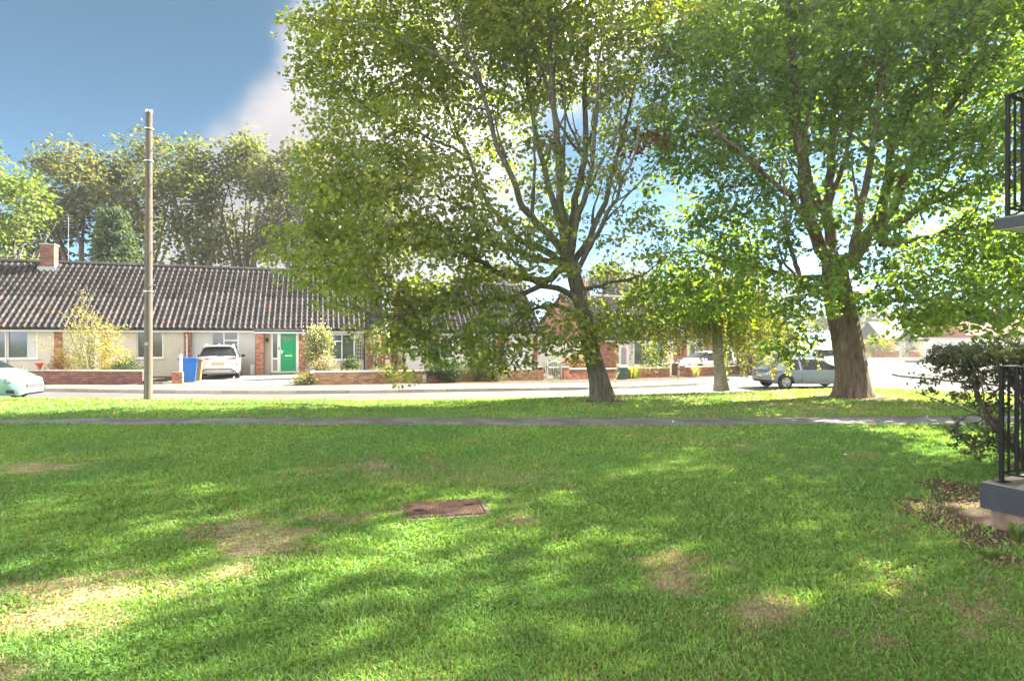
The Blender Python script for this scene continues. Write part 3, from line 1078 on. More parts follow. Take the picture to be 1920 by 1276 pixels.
def roof(parent, u0, u1, eave_w, ridge_w, half, over=0.32, n_single=0, pal=(0.047, 0.042, 0.042), verge=(0, 0), fascia=M_WHITEPAINT, gable=M_WALL_WHITE):
    """tiled front slope (tiles as pieces), plain rear slope, ridge tiles, gutter and fascia"""
    pitch = math.atan2(ridge_w - eave_w, half + over)
    sl = math.hypot(ridge_w - eave_w, half + over)
    r = MB()
    r.prism([(-over + .02, eave_w - 0.05), (half, ridge_w - 0.05), (2 * half + over, eave_w - 0.05), (2 * half + over, eave_w - 0.09), (half, ridge_w - 0.13), (-over + .02, eave_w - 0.09)],
            u0, u1, 'x')
    deck = r.build('roof', M_TILE, parent)
    for ge in (u0 + .16, u1 - .28):
        MB().prism([(0.05, eave_w - .22), (half, ridge_w - .16), (2 * half - .05, eave_w - .22)], ge, ge + .12, 'x').build('gable', gable, deck)
    rows = int(sl / TG) + 1; cols = int((u1 - u0) / TW)
    tw = (u1 - u0) / cols
    cp, sp = math.cos(pitch), math.sin(pitch)
    singles = 0
    allV = []; allF = []; cl = []
    nv = len(TILE_V); base = 0
    tf = np.array(TILE_F)
    for rr in range(rows):
        y0 = rr * TG - 0.06
        if y0 + 0.30 > sl: break
        for c in range(cols):
            u = u0 + c * tw
            v = -over + y0 * cp; w = eave_w + y0 * sp - 0.02
            jit = random.uniform(-0.004, 0.004)
            if singles < n_single:
                t = link('tile', TILE_ME if random.random() > .012 else TILE_RED_ME, deck)
                t.location = (u, v, w + jit); t.rotation_euler = (pitch + random.uniform(-.006, .006), 0, 0); t.scale = (tw / TW, 1, 1)
                singles += 1
            else:
                P = TILE_V
                X = P[:, 0] * tw / TW + u; Yl = P[:, 1]; Zl = P[:, 2] + jit
                allV.append(np.stack([X, v + Yl * cp - Zl * sp, w + Yl * sp + Zl * cp], -1))
                allF.append(tf + base); base += nv
                k = random.uniform(0.62, 1.42)
                cl.append(np.tile((np.array((.10, .062, .050)) if random.random() < .006 else np.array(pal) * k), (len(tf), 1)))
    if allV:
        F = np.vstack(allF)
        o = poly_mesh('tiling', np.vstack(allV), F.ravel(), np.arange(0, F.size, 4), np.vstack(cl), M_TILE_MASS, deck)
        o['kind'] = 'stuff'
    # ridge
    n = max(2, int((u1 - u0) / 0.45)); lr = (u1 - u0) / n
    rb = MB()
    prof = [(-0.14, -0.09), (-0.10, 0.0), (-0.05, 0.05), (0, 0.065), (0.05, 0.05), (0.10, 0.0), (0.14, -0.09)]
    rb.prism(prof, 0.004, lr - 0.004, 'x')
    rme = rb.mesh('ridge_tile', M_TILE)
    for i in range(n):
        t = link('ridge_tile', rme, deck)
        t.location = (u0 + i * lr, half, ridge_w + 0.03 + random.uniform(-.006, .006))
    # fascia and gutter
    MB().box((u0, -over + 0.10, eave_w - 0.23), (u1, -over + 0.125, eave_w - 0.095)).build('fascia', fascia, deck)
    MB().box((u0, -over + 0.126, eave_w - 0.23), (u1, -0.002, eave_w - 0.215)).build('soffit', fascia, deck)
    g = MB(); pr = []
    for k in range(7):
        a = math.pi + math.pi * k / 6
        pr.append((-over + 0.038 + 0.055 * math.cos(a), eave_w - 0.085 + 0.055 * math.sin(a)))
    g.prism([(p[0], p[1]) for p in pr], u0, u1, 'x')
    g.build('gutter', M_GUTTER, deck, 40)
    return deck


def chimney(parent, u, v, w0, w1, su=0.62, sv=0.55, pot=False, aerial=0.0):
    core = brick_part(parent, 'chimney', u - su / 2, u + su / 2, w0, w1, v - sv / 2, v + sv / 2, BR_DARK)
    cap = MB().box((u - su / 2 - .04, v - sv / 2 - .04, w1), (u + su / 2 + .04, v + sv / 2 + .04, w1 + 0.07)).build('cap', M_MORTAR, core)
    # lead apron and side flashing
    lead = MB()
    lead.box((u - su / 2 - .10, v - sv / 2 - .035, w0 + 0.25), (u + su / 2 + .10, v - sv / 2 - .009, w0 + 0.62))
    lead.box((u + su / 2 + .009, v - sv / 2 - .02, w0 + 0.25), (u + su / 2 + .03, v + sv / 2, w0 + 0.85))
    lead.build('flashing', M_LEAD, core)
    if pot:
        MB().lathe([(0.13, w1 + .07), (0.12, w1 + .10), (0.10, w1 + .42), (0.13, w1 + .46), (0.13, w1 + .52), (0.09, w1 + .52)], (u, v, 0), 'z', 14).build('chimney_pot', M_TERRACOTTA, core, 40)
    if aerial:
        a = MB(); x = u + su / 2 + 0.06
        a.tube([(x, v, w1 - 0.7), (x, v, w1 + aerial)], 0.018, 6)
        a.tube([(x - .1, v, w1 + aerial - .08), (x + 0.75, v - .1, w1 + aerial - .02)], 0.014, 6)
        for k in range(7):
            q = x + 0.1 + k * 0.1
            a.tube([(q, v - .16 - .02 * k / 7, w1 + aerial - .05), (q, v + .14, w1 + aerial - .05)], 0.006, 4)
        a.build('aerial', M_GALV, core)
    return core


def downpipe(parent, u, v, w0, w1, mat=M_GUTTER):
    p = MB().tube([(u, v - .05, w0), (u, v - .05, w1 - .25), (u, v - .22, w1 - .05)], 0.036, 8)
    return p.build('downpipe', mat, parent, 40)


def carcass(parent, u0, u1, w1, half, back_mat, v0=0.30, gable=None):
    """rear and end walls of a bungalow"""
    m = MB()
    m.box((u0, v0, 0), (u0 + .2, 2 * half - .2, w1)); m.box((u1 - .2, v0, 0), (u1, 2 * half - .2, w1)); m.box((u0, 2 * half - .2, 0), (u1, 2 * half, w1))
    m.build('rear_wall', back_mat, parent)
    MB().box((u0 + .2, v0 + .5, -0.05), (u1 - .2, 2 * half - .2, 0.02)).build('inner_floor', M_DARK, parent)


# ---- first row: two joined bungalows
B1 = Block(324, 29.9, R(18))
EAVE, RIDGE, HALF = 2.47, 6.05, 4.0


def sub_house(name, px0, px1, label):
    u0 = B1.uof(px0); u1 = B1.uof(px1)
    e = empty(name, B1.pt(u0), B1.a)
    tag(e, label, 'bungalow', 'bungalows along the far side of the road')
    f = lambda px: B1.uof(px) - u0
    h = lambda px, py: B1.w(px, py)
    return e, u1 - u0, f, h


houseA, LA, f, h = sub_house('bungalow', -190, 351.5, 'long cream bungalow with a brick chimney behind the yellow shrub and brick wall')
tops = h(280, 622)
W1 = (f(-60), f(70), h(35, 672), h(35, 619)); W2 = (f(256), f(306), h(280, 671), h(280, 621)); D1 = (f(150), f(186), 0.05, 2.05); WX = (f(-150), f(-105), h(0, 672), h(0, 619))
wall_open(houseA, 'wall', 0, LA - 0.02, 0, EAVE - 0.215, 0, 0.25, [W1, W2, D1, WX], M_WALL_CREAM)
window(houseA, *W1, mull=(0.12, 0.56), curtain=True); window(houseA, *W2, mull=(), curtain=False); window(houseA, *WX, mull=(0.5,))
dr = MB().box((D1[0] + .06, 0.08, D1[2]), (D1[1] - .06, 0.13, D1[3] - .06)).build('door', M_UPVC, houseA)
df = MB(); df.box((D1[0], 0.05, D1[2]), (D1[0] + .06, 0.15, D1[3])); df.box((D1[1] - .06, 0.05, D1[2]), (D1[1], 0.15, D1[3])); df.box((D1[0] + .06, 0.05, D1[3] - .06), (D1[1] - .06, 0.15, D1[3]))
df.build('frame', M_UPVC, dr)
MB().box((D1[0] + .25, 0.074, 1.1), (D1[1] - .25, 0.079, 1.8)).build('pane', M_GLASS, dr)
brick_part(houseA, 'brick_panel', f(102), f(117), 0, EAVE - .22, -0.04, 0.24)
brick_part(houseA, 'brick_panel', f(190), f(206), 0, EAVE - .22, -0.04, 0.24)
MB().box((f(328), -0.02, h(332, 660)), (f(336), 0.03, h(332, 652))).build('meter_box', M_WALL_CREAM, houseA)
brick_part(houseA, 'brick_pier', f(345.5), f(351.5) , 0, EAVE - .22, -0.10, 0.24)
carcass(houseA, 0, LA - .02, EAVE - .215, HALF, M_WALL_CREAM)
dk = roof(houseA, 0, LA, EAVE, RIDGE, HALF, n_single=300)
chimney(dk, f(30), HALF - 0.42, RIDGE - 0.95, h(95, 463) + 0.55, aerial=0)
downpipe(houseA, f(12), 0, 0, EAVE - .05, M_UPVC)
ae = MB(); ax_ = f(56)
ae.tube([(ax_, HALF + .5, RIDGE - .4), (ax_, HALF + .5, RIDGE + 2.6)], 0.011, 6)
for k in range(5): ae.tube([(ax_ - .22, HALF + .5, RIDGE + 2.0 + .16 * k), (ax_ + .22, HALF + .5, RIDGE + 2.0 + .16 * k)], 0.007, 4)
ae.build('aerial', M_GALV, houseA)

houseB, LB, f, h = sub_house('bungalow', 352, 722, 'pale grey bungalow with a bright green front door and tiled roof')
WA = (f(396), f(447), 0.62, h(420, 621)); WB = (f(617), f(665), h(640, 674), h(640, 626)); DP = (f(508), f(560), 0.10, h(535, 619))
wall_open(houseB, 'wall', 0.02, f(481), 0, EAVE - .215, 0.02, 0.27, [WA], M_WALL_GREY)
wall_open(houseB, 'porch_wall', f(481), f(573), 0, EAVE - .215, 0, 0.25, [DP], M_WALL_CREAM)
wall_open(houseB, 'front_wall', f(573), LB, 0, EAVE - .215, 0, 0.25, [WB], M_WALL_CREAM)
window(houseB, *WA, mull=(0.46,), trans=((1, 0.72),), v=0.06)
window(houseB, *WB, mull=(0.50,), trans=((0, 0.72),), curtain=False)
brick_part(houseB, 'brick_pier', 0.02, f(359), 0, EAVE - .22, -0.10, 0.02)
brick_part(houseB, 'brick_pier', f(481), f(496), -0.08, EAVE - .28, -0.55, -0.004)
brick_part(houseB, 'brick_pier', f(560.5), f(572), 0, EAVE - .22, -0.22, -0.004)
brick_part(houseB, 'brick_pier', f(687), LB, 0, EAVE - .22, -0.12, -0.004)
downpipe(houseB, f(352), -0.10, 0.9, EAVE - .3, M_UPVC)
downpipe(houseB, f(683), 0, 0, EAVE - .05)
downpipe(houseB, f(479.5), 0.0, 0, EAVE - .1, M_TRIM_GREY)
# door set: frame, sidelight, green panelled door
u0, u1, w0, w1 = DP
fr = MB(); t = 0.11
ul = f(526); 
fr.box((u0, -0.03, w0), (u0 + .10, 0.10, w1)); fr.box((u1 - .13, -0.03, w0), (u1, 0.10, w1)); fr.box((u0 + .10, -0.03, w1 - .16), (u1 - .13, 0.10, w1))
fr.box((ul - .16, -0.03, w0), (ul, 0.10, w1 - .16)); fr.box((u0 + .10, -0.03, w0), (ul - .16, 0.10, w0 + .10)); fr.box((ul, -0.03, w0), (u1 - .13, 0.10, w0 + .06))
wm = h(520, 672)
fr.box((u0 + .10, -0.027, wm - .05), (ul - .16, 0.10, wm + .05))
ds = fr.build('door_frame', M_UPVC, houseB)
MB().box((u0 + .095, 0.03, wm + .05), (ul - .155, 0.045, w1 - .16)).build('pane', M_GLASS, ds)
MB().box((u0 + .095, 0.03, w0 + .10), (ul - .155, 0.045, wm - .05)).build('pane', M_FROST, ds)
a, b, c, d_ = ul + .004, u1 - .134, w0 + .064, w1 - .164
door = MB().box((a, 0.02, c), (b, 0.065, d_)).build('door', M_GREEN_DOOR, houseB)
door['label'] = 'bright green six panel front door'
W = b - a; H_ = d_ - c


def raised(u_, w_, du, dw):
    m = MB()
    # moulding ring and raised field
    s_ = 0.02
    m.box((u_, 0.008, w_), (u_ + du, 0.0195, w_ + s_)); m.box((u_, 0.008, w_ + dw - s_), (u_ + du, 0.0195, w_ + dw))
    m.box((u_, 0.008, w_ + s_), (u_ + s_, 0.0195, w_ + dw - s_)); m.box((u_ + du - s_, 0.008, w_ + s_), (u_ + du, 0.0195, w_ + dw - s_))
    m.box((u_ + .05, 0.010, w_ + .05), (u_ + du - .05, 0.0195, w_ + dw - .05))
    m.build('door_panel', M_GREEN_DOOR, door)


for k in (0, 1):
    uu = a + W * (0.13 + 0.44 * k)
    raised(uu, c + H_ * 0.07, W * 0.30, H_ * 0.29)
    raised(uu, c + H_ * 0.47, W * 0.30, H_ * 0.29)
    MB().box((uu, 0.012, c + H_ * 0.85), (uu + W * .30, 0.0195, c + H_ * 0.92)).build('pane', M_GLASS, door)
MB().box((a + W * .28, 0.004, c + H_ * 0.395), (a + W * .74, 0.0195, c + H_ * 0.425)).build('letterbox', M_CHROME, door)
hb = MB(); hb.box((a + .03, -0.01, c + H_ * .46), (a + .075, 0.0195, c + H_ * .56)); hb.box((a + .03, -0.045, c + H_ * .515), (a + .17, -0.02, c + H_ * .53)); hb.box((a + .045, -0.022, c + H_ * .515), (a + .06, -0.009, c + H_ * .53))
hb.build('handle', M_CHROME, door)
# door numeral: a simple 6
sx, sz = a + W * 0.50, c + H_ * 0.80
pts = [(0.035, 0, 0.055), (0.0, 0, 0.045), (-0.026, 0, 0.01), (-0.03, 0, -0.03), (0.0, 0, -0.06), (0.03, 0, -0.035), (0.02, 0, -0.005), (-0.012, 0, -0.012)]
MB().tube([(sx + p[0], 0.012, sz + p[2]) for p in pts], 0.008, 6).build('numeral', M_CHROME, door)
MB().box((ul - .10, -0.045, h(520, 656)), (ul - .05, -0.0305, h(520, 650))).build('doorbell', M_UNDER, ds)
MB().box((u0 - .02, -0.34, 0.0), (u1 + .02, -0.035, 0.095)).build('doorstep', M_CONCRETE, houseB)
# porch canopy: flat roof edge in front of the tiles
cp = MB(); cp.box((f(480), -0.62, EAVE - 0.28), (f(573), -0.005, EAVE - 0.20)); 
cpo = cp.build('porch_canopy', M_WHITEPAINT, houseB)
MB().box((f(480) - .03, -0.66, EAVE - 0.197), (f(573) + .03, -0.34, EAVE - 0.10)).build('fascia', M_GUTTER, cpo)
MB().box((f(480) - .03, -0.64, EAVE - 0.097), (f(573) + .03, -0.345, EAVE - 0.07)).build('felt_edge', M_COPING, cpo)
# wall lantern and gas box
lp = MB().lathe([(0.02, 0.10), (0.085, 0.02), (0.09, 0.0), (0.05, 0.0), (0.045, -0.10), (0.0, -0.12)], (0, 0, 0), 'z', 12)
lo = lp.build('wall_lantern', M_BLACKMETAL, houseB, 40); lo.location = (f(501.5), -0.13, h(501, 637))
MB().box((-0.015, 0.0, 0.0), (0.015, 0.13, 0.03)).build('bracket', M_BLACKMETAL, lo)
MB().lathe([(0.042, -0.015), (0.038, -0.095), (0.0, -0.118)], (0, 0, 0), 'z', 12, cap=False).build('bulb_glass', M_FROST, lo)
MB().box((f(470), -0.20, h(474, 703)), (f(478), 0.018, h(474, 683))).build('meter_box', M_UPVC, houseB)
MB().box((f(475), -0.06, h(475, 621)), (f(480), 0.018, h(475, 618))).build('security_light', M_UNDER, houseB)
carcass(houseB, 0, LB, EAVE - .215, HALF, M_WALL_GREY)
roof(houseB, 0, LB, EAVE, RIDGE, HALF, n_single=300)
# dark lattice on the wall right of the window
tr = empty('trellis', (0, 0, 0)); tr.parent = None
tr.location = B1.pt(B1.uof(665.5)); tr.rotation_euler = (0, 0, B1.a)
tag(tr, 'dark wooden lattice trellis fixed beside the small window', 'trellis')
tw_ = B1.uof(681) - B1.uof(665.5)
for k in range(4):
    MB().box((0.02 + k * (tw_ - .05) / 3, -0.05, 0.75), (0.05 + k * (tw_ - .05) / 3, -0.03, 1.78)).build('upright', M_UNDER, tr)
for k in range(5):
    MB().box((0, -0.029, 0.85 + k * 0.21), (tw_, -0.012, 0.88 + k * 0.21)).build('slat', M_UNDER, tr)

# ---- second row behind the big maple: brick gable end, rendered front
B2 = Block(756, 31.5, R(16))
uC = B2.uof(1016)
houseC = empty('bungalow', B2.pt(0), B2.a)
tag(houseC, 'white rendered bungalow with brick gable end half hidden behind the leaning maple', 'bungalow', 'bungalows along the far side of the road')
f = lambda px: B2.uof(px); h = B2.w
EV2, RG2 = 2.34, 5.28
WC1 = (f(800), f(850), 0.85, 1.95); WC2 = (f(872), f(915), 0.85, 1.95); DC = (f(957), f(985), 0.05, 2.05); 
wall_open(houseC, 'wall', 0, uC, 0, EV2 - .215, 0, 0.25, [WC1, WC2, DC], M_WALL_WHITE)
window(houseC, *WC1, mull=(0.5,)); window(houseC, *WC2, mull=(0.5,), trans=((1, .7),))
dr = MB().box((DC[0], 0.06, DC[2]), (DC[1], 0.12, DC[3])).build('door', M_UPVC, houseC)
MB().box((DC[0] + .5, 0.045, 0.9), (DC[1] - .14, 0.058, 1.8)).build('pane', M_GLASS, dr)
brick_part(houseC, 'brick_panel', f(924), f(944), 0, EV2 - .22, -0.08, -0.004)
brick_part(houseC, 'brick_pier', f(1000), f(1007), 0, EV2 - .22, -0.08, -0.004)
carcass(houseC, 0, uC, EV2 - .215, 4.0, M_WALL_WHITE)
roof(houseC, -0.02, uC, EV2, RG2, 4.0)
gb = MB(); r_ = 0; w = 0
gm = MB().prism([(0, 0), (8.0, 0), (8.0, EV2 - .2), (4.0, RG2 - .2), (0, EV2 - .2)], -0.12, -0.03, 'x').build('gable_wall', M_MORTAR, houseC)
while w < RG2 - .3:
    lo_ = 0 if w < EV2 - .25 else (w - EV2 + .25) / (RG2 - EV2) * 4.0
    v = lo_ - (0.112 if r_ % 2 else 0)
    while v < 8 - lo_:
        gb.box((-0.13, max(v, lo_), w), (-0.121, min(v + .215, 8 - lo_), w + .065), bcol(BR_PAL), skip=('r',)); v += .225
    w += .075; r_ += 1
o = gb.build('brickwork', M_BRICK, gm, fix=False); o['kind'] = 'stuff'

# ---- third: brick bungalow with a white bay
B3 = Block(1126, 36.5, R(32))
uD = B3.uof(1250)
houseD = empty('bungalow', B3.pt(0), B3.a)
tag(houseD, 'red brick bungalow with white bay window and a red chimney pot', 'bungalow', 'bungalows along the far side of the road')
f = lambda px: B3.uof(px); h = B3.w
EV3, RG3 = 2.22, 5.25
brick_part(houseD, 'brick_front', 0, f(1160), 0, EV3 - .22, 0, 0.24)
DD = (f(1161), f(1180), 0.05, 2.0); WD = (f(1187), f(1243), 0.55, 1.95)
wall_open(houseD, 'wall', f(1160), uD, 0, EV3 - .215, 0, 0.25, [DD, WD], M_WALL_WHITE)
dr = MB().box((DD[0], 0.02, DD[2]), (DD[1], 0.10, DD[3])).build('door', M_UPVC, houseD)
wd = DD[1] - DD[0]
pts = [(DD[0] + wd * .22, 0.55), (DD[0] + wd * .22, 1.45)] + [(DD[0] + wd * (.47 - .25 * math.cos(math.pi * k / 8)), 1.45 + .22 * math.sin(math.pi * k / 8)) for k in range(1, 8)] + [(DD[0] + wd * .72, 1.45), (DD[0] + wd * .72, 0.55)]
MB().prism(pts, 0.008, 0.019, 'y').build('arched_pane', M_FROST, dr)
bw = MB(); bu0, bu1 = WD[0], WD[1]; dv = -0.55
ring = [(bu0, 0.0), (bu0 + .55, dv), (bu1 - .55, dv), (bu1, 0.0)]
bw.prism(ring, 0.0, 0.55, 'z'); bw.prism(ring, 1.95, 2.04, 'z')
for p in (ring[1], ring[2], ((ring[1][0] + ring[2][0]) / 2, dv)):
    bw.box((p[0] - .05, p[1] - 0.0 + .003, 0.55), (p[0] + .05, p[1] + .08, 1.95))
for p in (ring[0], ring[3]): bw.box((p[0] - .05, p[1] - .08, 0.55), (p[0] + .05, p[1] - .003, 1.95))
bay = bw.build('bay_window', M_UPVC, houseD)
ins = [(bu0 + .03, 0.02), (bu0 + .58, dv + .04), (bu1 - .58, dv + .04), (bu1 - .03, 0.02)]
MB().prism(ins, 0.551, 1.949, 'z').build('pane', M_GLASS, bay)
brick_part(houseD, 'brick_pier', f(1244), uD, 0, EV3 - .22, -0.06, -0.004)
carcass(houseD, 0, uD, EV3 - .215, 4.0, M_WALL_WHITE)
dk = roof(houseD, -0.15, uD + .1, EV3, RG3, 4.0, gable=base_mat('gable brick', (0.19, 0.098, 0.072), .9, noise=.25, nscale=10))
chimney(dk, f(1118) + 2.2, 3.9, RG3 - .7, RG3 + .55, su=.55, sv=.55, pot=True, aerial=1.25)

# ---- fourth, further along
B4 = Block(1262, 47, R(34))
uE = B4.uof(1500)
houseE = empty('bungalow', B4.pt(0), B4.a)
tag(houseE, 'dark roofed brick bungalow behind the drooping yellow birch leaves', 'bungalow', 'bungalows along the far side of the road')
hs = [(2.0, 3.6, .85, 1.95), (5.5, 7.5, .85, 1.95), (9.5, 10.5, .05, 2.0), (12, 14, .85, 1.95)]
hs = [q for q in hs if q[1] < uE - .3]
wall_open(houseE, 'wall', 0, uE, 0, 2.2, 0, .25, hs, M_WALL_WHITE)
for q in hs: window(houseE, *q, mull=(.5,))
brick_part(houseE, 'brick_panel', 0, 1.6, 0, 2.2, -.08, -.004); brick_part(houseE, 'brick_panel', 3.9, 5.2, 0, 2.2, -.08, -.004)
carcass(houseE, 0, uE, 2.2, 4.0, M_WALL_WHITE)
roof(houseE, -.1, uE, 2.42, 5.3, 4.0)

# ---- far side of the junction: brick cottage with a gabled porch; white house with red roof
B5 = Block(1655, 82, R(-4))
cot = empty('cottage', B5.pt(0), B5.a)
tag(cot, 'small distant brick cottage with a white gabled porch across the junction', 'house')
Lc = B5.uof(1752)
hs = [(0.8, 2.2, .9, 2.0), (4.4, 5.8, .9, 2.0)]
wall_open(cot, 'wall', 0, Lc, 0, 2.4, 0, .25, hs, base_mat('distant brick', (0.30, 0.16, 0.11), .9, noise=.25, nscale=8))
for q in hs: window(cot, *q, mull=(.5,))
carcass(cot, 0, Lc, 2.4, 3.5, MATS['distant brick'])
MB().prism([(-.3, 2.35), (3.5, 4.9), (7.3, 2.35), (7.3, 2.2), (-.3, 2.2)], -.2, Lc + .2, 'x').build('roof', M_TILE, cot)
pd = B5.uof(1696)
po_ = MB().box((pd - .75, -1.2, 0), (pd - .6, 0, 2.2)).build('porch_wall', M_WALL_WHITE, cot); MB().box((pd + .6, -1.2, 0), (pd + .75, 0, 2.2)).build('porch_wall', M_WALL_WHITE, cot)
MB().prism([(pd - 1.1, 2.15), (pd, 3.5), (pd + 1.1, 2.15)], -1.4, -.002, 'y').build('porch_roof', M_TILE, po_)
MB().box((pd - .55, -0.09, 0), (pd + .55, -.01, 2.1)).build('door', M_UPVC, cot)

B6 = Block(1812, 60, R(-8))
wh = empty('house', B6.pt(0), B6.a)
tag(wh, 'distant white house with a red tiled roof above the dark shrub', 'house')
Lw = B6.uof(1990)
hs = [(1.2, 2.8, 1.0, 2.1), (5.0, 6.6, 1.0, 2.1)]
wall_open(wh, 'wall', 0, Lw, 0, 2.7, 0, .25, hs, M_WALL_WHITE)
for q in hs: window(wh, *q, mull=(.5,))
carcass(wh, 0, Lw, 2.7, 4, M_WALL_WHITE)
rr = MB()
rf = MB().prism([(-.3, 2.68), (4, 5.4), (8.3, 2.68), (8.3, 2.5), (-.3, 2.5)], -.2, Lw + .2, 'x').build('roof', M_REDTILE, wh)
pit = math.atan2(2.72, 4.3)
for k in range(14):
    s_ = k * .36
    MB().box((-.2, 0, 0), (Lw + .2, .37, .03)).build('tile_course', M_REDTILE, rf).matrix_local = Matrix.Translation((0, -.3 + s_ * math.cos(pit), 2.70 + s_ * math.sin(pit))) @ Matrix.Rotation(pit - .04, 4, 'X')

# ------------------------------------------------------------------ garden walls
def garden_wall(p0, p1, height, pal, label, coping=True, pier=(False, False), name='garden_wall'):
    (x0, y0, z0), (x1, y1, z1) = p0, p1
    L = math.hypot(x1 - x0, y1 - y0)
    e = empty(name, (x0, y0, z0), math.atan2(y1 - y0, x1 - x0))
    e.rotation_euler = (0, -math.atan2(z1 - z0, L), math.atan2(y1 - y0, x1 - x0))
    tag(e, label, 'wall', 'low brick garden walls')
    brick_part(e, 'wall_core', 0, L, -0.06, height, 0, 0.215, pal)
    if coping:
        n = max(1, round(L / 0.6)); l = L / n
        me_ = MB().prism([(-.03, height), (-.03, height + .045), (.107, height + .065), (.245, height + .045), (.245, height)], .003, l - .003, 'x').mesh('coping_stone', M_COPING)
        for k in range(n):
            c = link('coping_stone', me_, e); c.location = (k * l, 0, random.uniform(-.003, .003))
    for k, w in enumerate(pier):
        if w:
            uu = (-0.02, L - .33)[k]
            brick_part(e, 'pier', uu, uu + .35, -.06, height + .10, -.05, .29, pal)
            MB().box((uu - .02, -.07, height + .10), (uu + .37, .31, height + .15)).build('pier_cap', M_COPING, e)
    return e


hzf = lambda X: hz(X)
p = ground_at(-120, 718, hzf); q = ground_at(267, 720.3, hzf)
garden_wall(p, q, 0.53, BR_DARK, 'weathered dark red brick wall below the yellow shrub', True)
p = ground_at(322, 720, hzf); 
stub = garden_wall((p[0], p[1], p[2]), (p[0] + .38, p[1] + .12, p[2]), 0.50, BR_PAL, 'short brick stub wall standing beside the blue bin', False)
wm0 = ground_at(590, 722, hzf); wm1 = ground_at(1018, 712, hzf)
garden_wall(wm0, wm1, 0.50, BR_BUFF, 'long buff brick wall with pale coping in front of planted beds', True, (False, True))
w2a = ground_at(1057, 711, hzf); w2b = ground_at(1160, 708.6, hzf)
garden_wall(w2a, w2b, 0.50, BR_PAL, 'red brick wall behind the leaning maple trunk', True, (True, False))
w3a = ground_at(1170, 708.4, hzf); w3b = ground_at(1255, 706, hzf)
garden_wall(w3a, w3b, 0.50, BR_PAL, 'red brick wall between green cabinet and brown gate', True)
w4a = ground_at(1275, 705.5, hzf); w4b = ground_at(1420, 701.5, hzf)
garden_wall(w4a, w4b, 0.52, BR_PAL, 'red brick wall in front of the half hidden white car', True, (True, False))
# return of the middle wall up to the porch
garden_wall((wm0[0] - .0, wm0[1] + .25, wm0[2]), (wm0[0] - .7, wm0[1] + 2.3, wm0[2]), 0.45, BR_BUFF, 'short buff return wall beside the driveway plants', True)
# white plate on the long wall
k = 0.43
pw = empty('marker_plate', tuple(wm0[i] * (1 - k) + wm1[i] * k for i in range(3)), math.atan2(wm1[1] - wm0[1], wm1[0] - wm0[0]))
tag(pw, 'small white marker post against the long buff wall', 'marker post')
MB().box((-.07, -.05, -.02), (.07, -.012, .34)).build('plate', M_WHITEPAINT, pw)
MB().prism([(-.07, .34), (.07, .34), (0, .37)], -.05, -.012, 'y').build('top', M_WHITEPAINT, pw)

# far walls
def far_wall(px0, px1, Y, label):
    x0 = at(px0, Y, 0)[0]; x1 = at(px1, Y, 0)[0]
    e = garden_wall((x0, Y, zz_ + .12), (x1, Y, zz_ + .12), 0.75, BR_PAL, label, True, (True, True))
far_wall(1640, 1685, 75, 'distant low brick wall left of the cottage porch')
far_wall(1707, 1760, 75, 'distant low brick wall right of the cottage porch')

# driveway
dvx0 = ground_at(345, 716, hzf); dvx1 = ground_at(560, 716, hzf)
dm_ = MB()
a0 = B1.pt(B1.uof(352)); a1 = B1.pt(B1.uof(562))
zd = float(hz(-15)) + .022
c0 = (-14.6, float(kerb_y(-14.6)) + PAVE_W - .1); c1 = (-8.5, float(kerb_y(-8.5)) + PAVE_W - .1)
dm_.v = [(c0[0], c0[1], zd), (c1[0], c1[1], zd), (a1[0] + .3, a1[1] - .01, zd), (a0[0], a0[1] + .0, zd)]
dm_.face((0, 1, 2, 3))
tag(dm_.build('driveway', M_DRIVE, fix=False), kind='structure')

# ------------------------------------------------------------------ gates, rails, cabinet, bins, poles
def seg_frame(name, p0, p1, label, cat):
    e = empty(name, p0, math.atan2(p1[1] - p0[1], p1[0] - p0[0]))
    tag(e, label, cat)
    return e, math.hypot(p1[0] - p0[0], p1[1] - p0[1])


g0 = ground_at(1026, 711.5, hzf); g1 = ground_at(1053, 711, hzf)
e, L = seg_frame('garden_gate', g0, g1, 'pale metal garden gate of upright bars between two walls', 'gate')
for x_ in (0.0, L):
    MB().tube([(x_, 0, 0), (x_, 0, .95)], .028, 8).build('post', M_GALV, e, 40)
gf = MB(); gf.tube([(.05, 0, .12), (L - .05, 0, .12)], .014, 6); gf.tube([(.05, 0, .62), (L - .05, 0, .62)], .012, 6)
arc = [(.05 + (L - .1) * k / 8, 0, .80 + .14 * math.sin(math.pi * k / 8)) for k in range(9)]
gf.tube(arc, .014, 6); gf.tube([(.05, 0, .12), (.05, 0, .80)], .014, 6); gf.tube([(L - .05, 0, .12), (L - .05, 0, .80)], .014, 6)
gf.build('gate_frame', M_GALV, e, 40)
for k in range(1, 7):
    x_ = .05 + (L - .1) * k / 7
    MB().tube([(x_, 0, .12), (x_, 0, .80 + .14 * math.sin(math.pi * k / 7))], .008, 5).build('bar', M_GALV, e)

h0 = (wm1[0] - .9, wm1[1] + 2.2, float(hz(wm1[0]))); h1 = (wm1[0] + .2, wm1[1] + .7, float(hz(wm1[0])))
e, L = seg_frame('handrail', h0, h1, 'grey metal handrail on the path to the white bungalow', 'handrail')
for z_ in (.5, .8):
    MB().tube([(-.1, 0, z_ - .05), (0, 0, z_ + .18), (L * .5, 0, z_ + .10), (L, 0, z_)], .02, 7).build('rail', M_GALV, e, 40)
for x_ in (0.05, L - .05): MB().tube([(x_, 0, 0), (x_, 0, .85)], .02, 7).build('post', M_GALV, e, 40)

